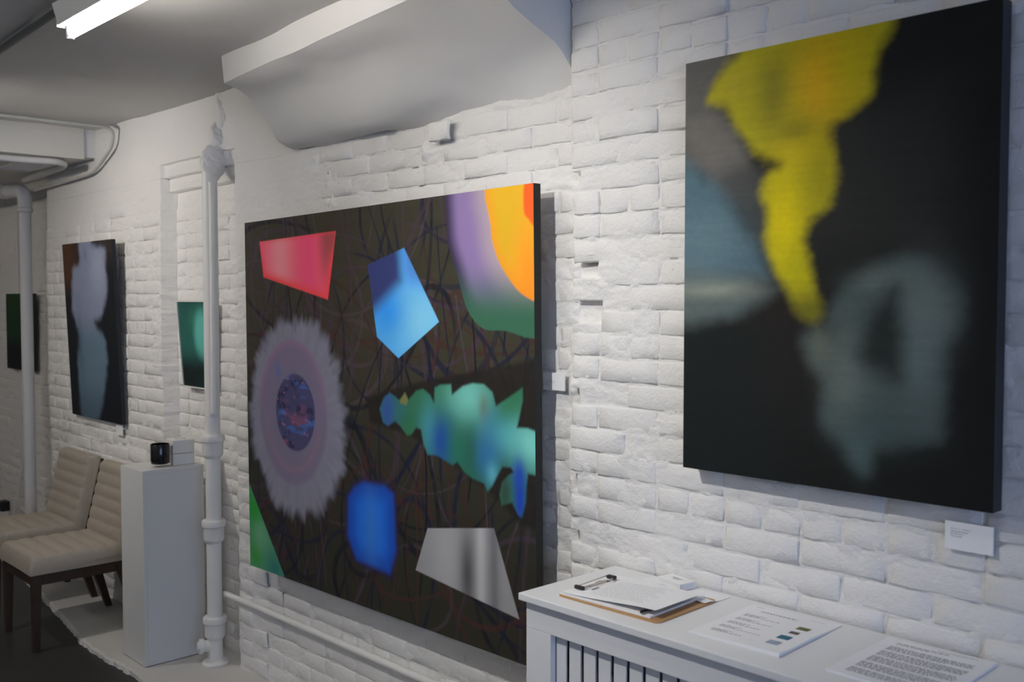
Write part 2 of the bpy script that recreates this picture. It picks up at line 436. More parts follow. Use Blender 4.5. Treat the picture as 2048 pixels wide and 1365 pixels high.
obj('brick_field', fast_mesh('brick_field', np.concatenate(V), np.concatenate(F)), M['brick'], wall, kind='stuff')

# rough plaster where the drain pipe enters the wall
def plaster_patch(c, sx, sy, sz, seed):
    bm = bmesh.new(); bmesh.ops.create_icosphere(bm, subdivisions=5, radius=1.0)
    co = np.array([v.co[:] for v in bm.verts])
    n = 1 + 0.20 * fbm(co[:, 0] * 1.5 + seed, co[:, 2] * 2 + co[:, 1], seed, 2) + 0.12 * fbm(co[:, 0] * 4 + seed, co[:, 2] * 5 + co[:, 1] * 3, seed + 3, 4, .6)
    for v, q, k in zip(bm.verts, co, n): v.co = Vector((q[0] * sx * k + c[0], q[1] * sy * k + c[1], q[2] * sz * k + c[2]))
    me = bpy.data.meshes.new('plaster_patch'); bm.to_mesh(me); bm.free()
    me.polygons.foreach_set('use_smooth', [True] * len(me.polygons))
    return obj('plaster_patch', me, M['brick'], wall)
plaster_patch((-4.183, -.040, 2.300), .041, .050, .075, 2)
plaster_patch((-4.188, -.008, 2.385), .043, .046, .100, 5)
plaster_patch((-4.195, .008, 2.500), .055, .030, .130, 9)

# ------------------------------------------------------------------ other structure
def wavy(name, x0, x1, y0, y1, z, nx, ny, a, m, thick=0.0, seed=9, **props):
    X, Yg = np.meshgrid(np.linspace(x0, x1, nx), np.linspace(y0, y1, ny))
    Z = z + a * fbm(X * 1.1, Yg * 1.3, seed, 3) + a * 0.35 * fbm(X * 4, Yg * 4, seed + 5, 2)
    idx = np.arange(nx * ny).reshape(ny, nx)
    Fq = np.stack([idx[:-1, :-1], idx[1:, :-1], idx[1:, 1:], idx[:-1, 1:]], -1).reshape(-1, 4)
    return obj(name, fast_mesh(name, np.stack([X, Yg, Z], -1).reshape(-1, 3), Fq), m, **props)
MB().box(ROOM_X0, ROOM_X1, ROOM_Y0, 0.2, -0.1, 0.0).build('floor', M['floor'], kind='structure', label='dark grey painted floor')
wavy('ceiling', -5.68, ROOM_X1, ROOM_Y0, 0.15, CEIL + 0.006, 150, 80, 0.016, M['ceiling'], kind='structure', label='grey white uneven plaster ceiling')
MB().box(ROOM_X0, ROOM_X1, ROOM_Y0, 0.25, CEIL + 0.06, CEIL + 0.16).build('ceiling_slab', M['wall_plain'], kind='structure', label='slab above the plaster ceiling')
MB().box(ROOM_X0, -5.65, ROOM_Y0, -0.06, 2.462, CEIL + 0.05).build('ceiling_lower', M['cream'], kind='structure', bevel=0.004, label='lowered cream ceiling section at the far end')
MB().box(ROOM_X0, -5.66, -0.06, 0.14, 2.475, CEIL + 0.05).build('trim_1', M['plaster'], kind='structure', bevel=0.006, label='plaster infill between lowered ceiling and brick wall')
MB().box(ROOM_X0, ROOM_X1, ROOM_Y0 - 0.1, ROOM_Y0, 0, CEIL + .1).build('wall_left', M['wall_plain'], kind='structure', label='plain white wall opposite the paintings')
MB().box(ROOM_X0 - 0.1, ROOM_X0, ROOM_Y0, 0.2, 0, CEIL + .1).build('wall_far', M['wall_plain'], kind='structure', label='plain white far end wall')
wb = MB()
wb.box(ROOM_X1, ROOM_X1 + .15, ROOM_Y0, WIN[0], 0, CEIL + .1).box(ROOM_X1, ROOM_X1 + .15, WIN[1], 0.2, 0, CEIL + .1)
wb.box(ROOM_X1, ROOM_X1 + .15, WIN[0], WIN[1], 0, WIN[2]).box(ROOM_X1, ROOM_X1 + .15, WIN[0], WIN[1], WIN[3], CEIL + .1)
wb.build('wall_near', M['wall_plain'], kind='structure', label='white end wall with a street window behind the camera')
wn = MB()
for yy in (WIN[0], (WIN[0] + WIN[1]) / 2 - .02, WIN[1] - .04): wn.box(ROOM_X1 + .04, ROOM_X1 + .08, yy, yy + .04, WIN[2], WIN[3])
for zz in (WIN[2], WIN[3] - .04): wn.box(ROOM_X1 + .04, ROOM_X1 + .08, WIN[0] + .04, WIN[1] - .04, zz, zz + .04)
w1 = wn.build('window_1', M['cover'], kind='structure', label='white framed window behind the camera')
for k in range(2):
    y0 = WIN[0] + .04 if k == 0 else (WIN[0] + WIN[1]) / 2 + .02
    y1 = (WIN[0] + WIN[1]) / 2 - .02 if k == 0 else WIN[1] - .04
    MB().box(ROOM_X1 + .058, ROOM_X1 + .062, y0, y1, WIN[2] + .04, WIN[3] - .04).build('pane', M['clear_glass'], w1)

# raised ledge along the wall foot, front edge broken
lx = np.linspace(-9.5, 3.1, 700)
ly = np.interp(lx, [-9.5, -6.7, -5.35, -4.8, -4.4, -3.6, 3.1], [-0.14, -0.17, -0.32, -0.39, -0.365, -0.40, -0.42]) + 0.010 * fbm(lx * 5, lx * 0 + 3, 2, 4) + 0.006 * fbm(lx * 30, lx * 0, 8, 2)
lh = 0.025
V = []; F = []
n = len(lx)
cols = [(0.14, lh), (None, lh), (None, lh - .008), (None, 0.0)]
off = [0, 0.010, 0.0, -0.004]
for j, (yy, zz) in enumerate(cols):
    for i in range(n):
        y = 0.14 if yy is not None else ly[i] + off[j] + (0.004 * noise1(lx[i] * 60, j * 3.3, 4) if j > 1 else 0)
        V.append((lx[i], y, zz + (0.0015 * noise1(lx[i] * 9, j, 6) if j in (1, 2) else 0)))
for j in range(3):
    for i in range(n - 1): F.append((j * n + i, j * n + i + 1, (j + 1) * n + i + 1, (j + 1) * n + i))
obj('floor_ledge', mesh('floor_ledge', V, F), M['ledge'], kind='structure', label='low white painted ledge with chipped edge at the foot of the wall')

# plastered bulkhead above the large painting: curved underside, straight front band
prof = [(-0.312, 2.66), (-0.306, 2.60), (-0.298, 2.520), (-0.27, 2.512), (-0.23, 2.498), (-0.19, 2.478), (-0.155, 2.445), (-0.124, 2.402), (-0.095, 2.362), (-0.068, 2.322), (-0.035, 2.303), (0.0, 2.297), (0.045, 2.295)]
nb = 60; bx = np.linspace(-3.57, E4 - 0.006, nb)
V = []; F = []
for i, x in enumerate(bx):
    t = i / (nb - 1)
    for j, (y, z) in enumerate(prof):
        # toward the right end the underside rises straighter and the front comes forward
        zr = np.interp(y, [-0.41, -0.30, -0.12, 0.0, 0.045], [2.585, 2.555, 2.46, 2.372, 2.300])
        s = float(sstep(0.35, 1.0, np.array(t))) * (1 if 2 < j < 12 else 0)
        zz = z * (1 - s) + zr * s
        yy = y - (0.09 * t if j < 3 else 0) - (0.05 * t * (1 - (j - 3) / 8) if 3 <= j < 9 else 0)
        if j == 2: zz = 2.520 + 0.035 * t
        wv = 0.010 * noise1(x * 2.4, j * .5, 14) + 0.006 * noise1(x * 7, j * 1.3, 15)
        if 2 < j < 11: zz += wv * .8
        if j == 2: zz += 0.003 * noise1(x * 5, 1.0, 16)
        if j == 12: zz += 0.014 * noise1(x * 6, 2.0, 17)
        V.append((x, yy, zz))
m_ = len(prof)
for i in range(nb - 1):
    for j in range(m_ - 1): F.append((i * m_ + j, i * m_ + j + 1, (i + 1) * m_ + j + 1, (i + 1) * m_ + j))
for i in (0, nb - 1):                               # closed ends
    k = len(V); V.append((bx[i], 0.045, 2.66)); F.append(tuple(i * m_ + j for j in range(m_)) + (k,))
me = mesh('bulkhead', V, F, True)
try: me.set_sharp_from_angle(angle=math.radians(40))
except Exception: pass
obj('bulkhead', me, M['plaster'], kind='structure', label='smooth plastered bulkhead with curved underside above the largest painting')

# ------------------------------------------------------------------ pictures
def grid_art(name, w, h, step, fn, m, parent, y=0.0):
    nx = max(8, int(w / step)); nz = max(8, int(h / step))
    S, T = np.meshgrid(np.linspace(0, w, nx), np.linspace(0, h, nz))
    C = np.clip(fn(S, T), 0.0, 0.95)
    V = np.stack([S - w / 2, np.full_like(S, y), T], -1).reshape(-1, 3)
    idx = np.arange(nx * nz).reshape(nz, nx)
    Fq = np.stack([idx[:-1, :-1], idx[:-1, 1:], idx[1:, 1:], idx[1:, :-1]], -1).reshape(-1, 4)
    me = fast_mesh(name, V, Fq, False)
    ca = me.color_attributes.new('paint', 'FLOAT_COLOR', 'POINT')
    ca.data.foreach_set('color', np.concatenate([C, np.ones(C.shape[:2] + (1,))], -1).astype(np.float32).ravel())
    return obj(name, me, m, parent)
def poly_sd(P, S, T):
    """signed distance to a polygon, positive inside"""
    P = np.asarray(P, float); d = np.full(S.shape, 1e9); ins = np.zeros(S.shape, bool)
    for i in range(len(P)):
        a = P[i]; b = P[(i + 1) % len(P)]; e = b - a; L2 = e @ e + 1e-12
        t = np.clip(((S - a[0]) * e[0] + (T - a[1]) * e[1]) / L2, 0, 1)
        d = np.minimum(d, (S - a[0] - t * e[0]) ** 2 + (T - a[1] - t * e[1]) ** 2)
        c = (a[1] > T) != (b[1] > T)
        ins ^= c & (S < (b[0] - a[0]) * (T - a[1]) / (b[1] - a[1] + 1e-12) + a[0])
    return np.where(ins, 1, -1) * np.sqrt(d)
def curve(P, k=6):
    """closed Catmull-Rom through the points"""
    P = np.asarray(P, float); n = len(P); out = []
    for i in range(n):
        p0, p1, p2, p3 = P[i - 1], P[i], P[(i + 1) % n], P[(i + 2) % n]
        for q in range(k):
            t = q / k
            out.append(0.5 * (2 * p1 + (p2 - p0) * t + (2 * p0 - 5 * p1 + 4 * p2 - p3) * t * t + (3 * p1 - p0 - 3 * p2 + p3) * t ** 3))
    return np.array(out)
def put(C, m, c, g):
    m = np.clip(m, 0, 1)[..., None]
    return C * (1 - m) + (c if isinstance(c, np.ndarray) and c.ndim == 3 else lin(c) * g) * m
def blob(S, T, c, r, p=1.0):
    return np.exp(-(((S - c[0]) / r[0]) ** 2 + ((T - c[1]) / r[1]) ** 2) * p)
def ell(S, T, c, a, b, rot=0):
    ca, sa = math.cos(rot), math.sin(rot)
    u = (S - c[0]) * ca + (T - c[1]) * sa; v = -(S - c[0]) * sa + (T - c[1]) * ca
    return (1 - np.sqrt((u / a) ** 2 + (v / b) ** 2)) * min(a, b)

def art_large(S, T):
    g = 1.5
    C = np.ones(S.shape + (3,)) * (lin((50, 48, 38)) * g)
    C *= (1 + 0.10 * fbm(S * 7, T * 40, 1, 3))[..., None]
    C = put(C, 0.55 * sstep(0.95, 0.35, T), (32, 33, 28), g)
    r = random.Random(11)
    inks = [((24, 27, 44), .95), ((62, 37, 34), .75), ((60, 46, 60), .7), ((56, 34, 29), .75), ((20, 22, 32), .95), ((72, 58, 70), .5), ((22, 26, 46), .95)]
    for k in range(130):
        ink, al = inks[r.randrange(len(inks))]
        c = (r.uniform(-.2, 1.95), r.uniform(-.2, 1.65)); a = r.uniform(.10, .55); b = r.uniform(.12, .75)
        d = np.abs(ell(S, T, c, a, b, r.uniform(-.5, .5)))
        w = r.uniform(.0032, .0068)
        ph = np.arctan2(T - c[1], S - c[0]); p0 = r.uniform(0, 6.28)
        arc = sstep(-.4, -.1, np.cos(ph - p0) - r.uniform(-.5, .4))
        C = put(C, al * sstep(w + .0025, w - .001, d) * arc * (0.75 + .25 * vnoise(S * 30, T * 30, k)), ink, g)
    for k in range(40):
        ink, al = inks[r.randrange(len(inks))]
        x0 = r.uniform(0, 1.74); sl = r.uniform(-.16, .16)
        d = np.abs(S - x0 - sl * (T - .7) - .03 * np.sin(T * r.uniform(2, 5) + k)); w = r.uniform(.0018, .0042)
        t0 = r.uniform(-.2, 1.0); t1 = t0 + r.uniform(.3, .9)
        C = put(C, al * sstep(w + .002, w - .001, d) * sstep(t0, t0 + .05, T) * sstep(t1, t1 - .05, T), ink, g)
    # dark cone behind the cluster of lobes
    sd = poly_sd([(0.8732, 0.7718), (1.2141, 0.8475), (1.7834, 0.9421), (1.7884, 0.4173), (1.671, 0.4292), (1.5474, 0.505), (1.341, 0.5854), (1.1279, 0.6541), (0.8929, 0.6825)], S, T)
    C = put(C, 0.9 * sstep(-.012, .012, sd), (31, 28, 25), g)
    # red quadrilateral
    P = [(0.1229, 1.374), (0.6911, 1.3839), (0.6304, 1.1274), (0.1509, 1.2262)]
    sd = poly_sd(P, S, T)
    u = (S - P[0][0]) / (P[1][0] - P[0][0])
    g0 = g; g = g * 1.25
    base = np.ones_like(C) * (lin((196, 70, 92)) * g)
    base = put(base, blob(u, T * 0, (0.28, 0), (.16, 1)), (214, 112, 120), g)
    base = put(base, 0.85 * blob(u, T * 0, (0.66, 0), (.11, 1)), (188, 62, 96), g)
    base = put(base, 0.9 * sstep(.72, .90, u) * sstep(P[2][1] - .02, P[2][1] + .22, T), (118, 56, 58), g)
    base = put(base, 0.8 * sstep(.05, 0.0, sd) * sstep(P[1][1] - .02, P[1][1] - .16, T) + .45 * sstep(.02, 0, sd), (190, 58, 62), g)
    m = sstep(-.0022, .0022, sd)[..., None]; C = C * (1 - m) + base * m
    g = g0
    # blue pentagon
    P = [(0.8902, 1.2497), (1.1067, 1.2998), (1.2919, 1.0465), (1.0678, 0.919), (0.9426, 0.9918)]
    sd = poly_sd(P, S, T)
    base = np.ones_like(C) * (lin((72, 152, 214)) * g)
    base = put(base, blob(S, T, [(1.1907, 1.0529)][0], (.16, .12)), (112, 178, 220), g)
    base = put(base, blob(S, T, [(1.0071, 1.0788)][0], (.10, .09)), (46, 132, 214), g)
    dk = poly_sd([(0.7811, 1.3088), (1.0703, 1.3292), (1.0818, 1.1908), (0.9785, 1.1266), (0.9018, 1.0792), (0.775, 1.052)], S, T)
    base = put(base, sstep(-.05, .03, dk), (46, 54, 98), g)
    base = put(base, 0.85 * sstep(-.03, .05, poly_sd([(1.0849, 1.3455), (1.2493, 1.3192), (1.2987, 1.1438), (1.1378, 1.1722), (1.0992, 1.2075)], S, T)), (70, 118, 186), g)
    m = sstep(-.0022, .0022, sd)[..., None]; C = C * (1 - m) + base * m
    # banded corner: violet, then yellow and orange
    out = curve([(1.3304, 1.4935), (1.3361, 1.3793), (1.345, 1.2975), (1.3839, 1.2068), (1.434, 1.0886), (1.5076, 1.0268), (1.6114, 1.02), (1.7841, 1.013), (1.8477, 1.2568), (1.8501, 1.5154), (1.5953, 1.5292), (1.3565, 1.5394)], 4)
    sd = poly_sd(out, S, T)
    base = np.ones_like(C) * (lin((118, 100, 140)) * g)
    base = put(base, sstep(.07, 0.0, sd) * sstep(.75, 1.0, T), (50, 42, 66), g)
    yl = poly_sd(curve([(1.5423, 1.5041), (1.5495, 1.3488), (1.558, 1.2941), (1.5892, 1.2279), (1.651, 1.1587), (1.7051, 1.123), (1.7643, 1.1074), (1.8464, 1.1268), (1.85, 1.5011)], 4), S, T)
    base = put(base, 0.75 * sstep(-.10, -.0, yl), (150, 136, 138), g)
    tz = [(1.4248, 1.1335), (1.4236, 1.0534)]
    base = put(base, sstep(tz[0][1] + .12, tz[1][1], T), (48, 88, 68), g)
    g0 = g; g = g * .8
    ye = np.ones_like(C) * (lin((222, 166, 40)) * g)
    ye = put(ye, blob(S, T, [(1.62, 1.3441)][0], (.10, .16)), (206, 164, 34), g)
    ye = put(ye, sstep(.05, .0, yl) * .6, (224, 140, 36), g)
    ye = put(ye, .75 * blob(S, T, [(1.7271, 1.1734)][0], (.08, .16)), (238, 132, 36), g)
    rd = poly_sd(curve([(1.7158, 1.5011), (1.6974, 1.3867), (1.7205, 1.3522), (1.7457, 1.3283), (1.8077, 1.3024), (1.8299, 1.5033)], 4), S, T)
    ye = put(ye, sstep(-.006, .006, rd), (226, 92, 36), g)
    g = g0
    m = sstep(-.004, .004, yl)[..., None]; base = base * (1 - m) + ye * m
    m = sstep(-.003, .003, sd)[..., None]; C = C * (1 - m) + base * m
    # fuzzy grey ring with a speckled core
    c = [(0.407, 0.6708)][0]; edge = [(0.0142, 0.6424), (0.7566, 0.6962), (0.4185, 1.067), (0.395, 0.2543)]
    a = (edge[1][0] - edge[0][0]) / 2; bt = edge[2][1] - c[1]; bb = c[1] - edge[3][1]
    c = ((edge[1][0] + edge[0][0]) / 2, c[1])
    b = np.where(T > c[1], bt, bb)
    ph = np.arctan2((T - c[1]) / b, (S - c[0]) / a)
    rr = np.sqrt(((S - c[0]) / a) ** 2 + ((T - c[1]) / b) ** 2)
    jag = 0.06 * fbm(np.cos(ph) * 3 + 20, np.sin(ph) * 3, 61, 3) + 0.05 * vnoise(ph * 9 + 60, rr * 5, 62) + 0.028 * vnoise(ph * 24, rr * 7, 63)
    fz = sstep(1.05, .88, rr + jag)
    gr = np.ones_like(C) * (lin((112, 112, 126)) * g)
    gr *= (1 + 0.14 * fbm(ph * 14, rr * 3, 66, 3) * sstep(.5, .9, rr))[..., None]
    ic = [(0.3622, 0.6816)][0]; ie = [(0.1123, 0.6746), (0.6057, 0.7082), (0.3704, 0.9596), (0.3539, 0.3995)]
    ia = (ie[1][0] - ie[0][0]) / 2; ib = (ie[2][1] - ie[3][1]) / 2
    ic = ((ie[1][0] + ie[0][0]) / 2, (ie[2][1] + ie[3][1]) / 2)
    ir = np.sqrt(((S - ic[0]) / ia) ** 2 + ((T - ic[1]) / ib) ** 2)
    gr = put(gr, 0.85 * sstep(1.08, .98, ir), (104, 94, 116), g)
    gr = put(gr, 0.5 * np.exp(-((ir - 1.0) / .05) ** 2) * sstep(-.2, .5, (T - ic[1]) / ib), (128, 96, 124), g)
    gr = put(gr, 0.55 * np.exp(-((ir - .82) / .05) ** 2) * sstep(.1, -.5, (T - ic[1]) / ib), (122, 98, 108), g)
    gr = put(gr, 0.5 * sstep(.75, .6, ir), (100, 98, 114), g)
    gr = put(gr, blob(S, T, [(0.2551, 0.8434)][0], (.02, .035)) * .8, (76, 92, 140), g)
    ce = [(0.2341, 0.6767), (0.5281, 0.6971), (0.3894, 0.8368), (0.3804, 0.5269)]
    cc = ((ce[0][0] + ce[1][0]) / 2, (ce[2][1] + ce[3][1]) / 2)
    cr = ell(S, T, cc, (ce[1][0] - ce[0][0]) / 2, (ce[2][1] - ce[3][1]) / 2)
    core = np.ones_like(C) * (lin((62, 62, 92)) * g)
    core = put(core, sstep(.0, .5, fbm(S * 14, T * 34, 71, 3)), (58, 88, 146), g)
    core = put(core, sstep(.05, .5, fbm(S * 16, T * 20, 72, 3)) * sstep(.12, -.16, T - cc[1] - .02), (118, 70, 92), g)
    core = put(core, sstep(.1, .5, fbm(S * 22, T * 40, 74, 3)), (44, 42, 72), g)
    core = put(core, .7 * sstep(.55, .8, fbm(S * 60, T * 70, 73, 2)), (150, 100, 130), g)
    m = sstep(-.004, .006, cr)[..., None]; gr = gr * (1 - m) + core * m
    m = (fz * 0.96)[..., None]; C = C * (1 - m) + gr * m
    # cluster of green, teal and blue lobes
    sil = [(0.9521, 0.7353), (0.98, 0.778), (1.013, 0.7959), (1.0449, 0.7854), (1.0707, 0.7729), (1.1026, 0.8026), (1.1219, 0.7778), (1.1643, 0.8111), (1.2028, 0.8199), (1.2401, 0.8018), (1.261, 0.7762), (1.2645, 0.8265), (1.2936, 0.838), (1.3503, 0.8425), (1.3548, 0.8083), (1.408, 0.8388), (1.4572, 0.8509), (1.5122, 0.8504), (1.5517, 0.8274), (1.5673, 0.7846), (1.6868, 0.8485), (1.6886, 0.8122), (1.6613, 0.7251), (1.7071, 0.7273), (1.7497, 0.7188), (1.7504, 0.587), (1.7077, 0.5896), (1.7007, 0.5478), (1.698, 0.5018), (1.68, 0.452), (1.6647, 0.4543), (1.6362, 0.4919), (1.5886, 0.476), (1.5798, 0.5092), (1.5918, 0.5498), (1.6193, 0.5733), (1.6441, 0.5869), (1.6331, 0.5995), (1.5947, 0.5984), (1.5737, 0.5711), (1.5478, 0.5334), (1.524, 0.5099), (1.5078, 0.5348), (1.4527, 0.5442), (1.4112, 0.5604), (1.3792, 0.5894), (1.3537, 0.5768), (1.3154, 0.5876), (1.2764, 0.6002), (1.2231, 0.5982), (1.2021, 0.63), (1.1893, 0.6799), (1.1619, 0.6845), (1.1364, 0.6583), (1.111, 0.6526), (1.0718, 0.6841), (1.0431, 0.6976), (1.0017, 0.6768), (0.9721, 0.6869)]
    sd = poly_sd(sil, S, T)
    g0 = g; g = g * .88
    G = np.ones_like(C) * (lin((46, 100, 82)) * g)
    for (p, rx, rz, col, al) in [((0.9999, 0.735), .05, .09, (46, 76, 136), 1), ((1.0729, 0.74), .035, .06, (48, 96, 104), .8), ((1.1227, 0.6744), .05, .06, (44, 100, 66), .9), ((1.1994, 0.7825), .07, .08, (46, 100, 68), 1),
                                 ((1.2381, 0.6839), .06, .10, (62, 132, 140), .9), ((1.3135, 0.7894), .05, .12, (40, 104, 66), 1), ((1.3558, 0.7101), .05, .08, (34, 92, 58), .9), ((1.4443, 0.7974), .13, .10, (104, 176, 164), 1),
                                 ((1.5112, 0.773), .028, .05, (96, 112, 84), .85), ((1.3034, 0.6478), .06, .09, (30, 66, 150), 1), ((1.3924, 0.6316), .08, .09, (38, 104, 86), .9), ((1.4541, 0.6376), .05, .09, (36, 84, 66), .8),
                                 ((1.5615, 0.695), .07, .09, (52, 112, 148), .9), ((1.642, 0.7787), .08, .10, (44, 102, 66), 1), ((1.6298, 0.6932), .09, .06, (74, 152, 162), .8), ((1.728, 0.6793), .09, .08, (112, 190, 180), 1),
                                 ((1.5185, 0.6201), .05, .07, (44, 100, 146), .9), ((1.5482, 0.5681), .03, .04, (90, 168, 186), .7), ((1.6684, 0.582), .03, .05, (36, 70, 160), .9), ((1.6719, 0.5059), .026, .09, (30, 60, 158), 1), ((1.6051, 0.5203), .025, .07, (50, 72, 60), 1)]:
        G = put(G, al * blob(S, T, p, (rx, rz), 1.1), col, g)
    G = put(G, 0.9 * sstep(-.004, .004, poly_sd([(1.0678, 0.7745), (1.1027, 0.8043), (1.1219, 0.7778), (1.1074, 0.7562), (1.0734, 0.7644)], S, T)), (110, 112, 62), g)
    m = sstep(-.006, .007, sd)[..., None]; C = C * (1 - m) + G * m
    g = g0
    # soft blue gem
    sd = poly_sd([(0.8413, 0.4734), (0.9826, 0.4758), (1.0439, 0.448), (1.0542, 0.2362), (1.0112, 0.136), (0.7891, 0.151), (0.7259, 0.2414), (0.733, 0.3986), (0.7799, 0.4456)], S, T)
    C = put(C, 0.9 * sstep(-.014, .010, sd), (40, 34, 62), g)
    gem = np.ones_like(C) * (lin((24, 66, 152)) * g)
    gem = put(gem, sstep(.02, .11, sd), (24, 92, 186), g)
    gem = put(gem, 0.6 * blob(S, T, [(0.8904, 0.2917)][0], (.05, .16)), (54, 106, 172), g)
    m = (sstep(.0, .03, sd))[..., None]; C = C * (1 - m) + gem * m
    # silver trapezoid
    P = [(1.2187, 0.3482), (1.553, 0.4001), (1.6653, 0.1355), (1.15, 0.1922)]
    sd = poly_sd(P, S, T)
    u = (S - P[3][0]) / (P[2][0] - P[3][0])
    gy = np.ones_like(C) * (lin((128, 128, 130)) * g)
    gy = put(gy, blob(u, T, (.33, P[0][1] - .10), (.16, .2)) * .8, (148, 148, 148), g)
    gy = put(gy, blob(u, T, (.53, P[0][1] - .12), (.075, .14)), (74, 74, 76), g)
    gy = put(gy, blob(u, T * 0, (.66, 0), (.045, 1)) * .9, (160, 160, 160), g)
    gy = put(gy, blob(u, T * 0, (.78, 0), (.05, 1)) * .8, (92, 92, 96), g)
    m = sstep(-.002, .0025, sd)[..., None]; C = C * (1 - m) + gy * m
    # green wedge in the lower left corner
    P = [(-0.0762, 0.4233), (0.0043, 0.3506), (0.2842, -0), (-0.0924, -0.0373)]
    sd = poly_sd(P, S, T)
    gn = np.ones_like(C) * (lin((70, 128, 96)) * g)
    q = [(0.0392, 0.244), (0.0498, 0.0533), (0.2055, 0.0182), (0.0865, 0.1447)]
    gn = put(gn, blob(S, T, q[0], (.1, .09)), (30, 122, 44), g); gn = put(gn, blob(S, T, q[1], (.05, .06)), (50, 128, 50), g)
    gn = put(gn, blob(S, T, q[2], (.07, .07)), (38, 98, 92), g); gn = put(gn, .6 * blob(S, T, q[3], (.05, .06)), (104, 148, 122), g)
    m = sstep(-.002, .003, sd)[..., None]; C = C * (1 - m) + gn * m
    return C

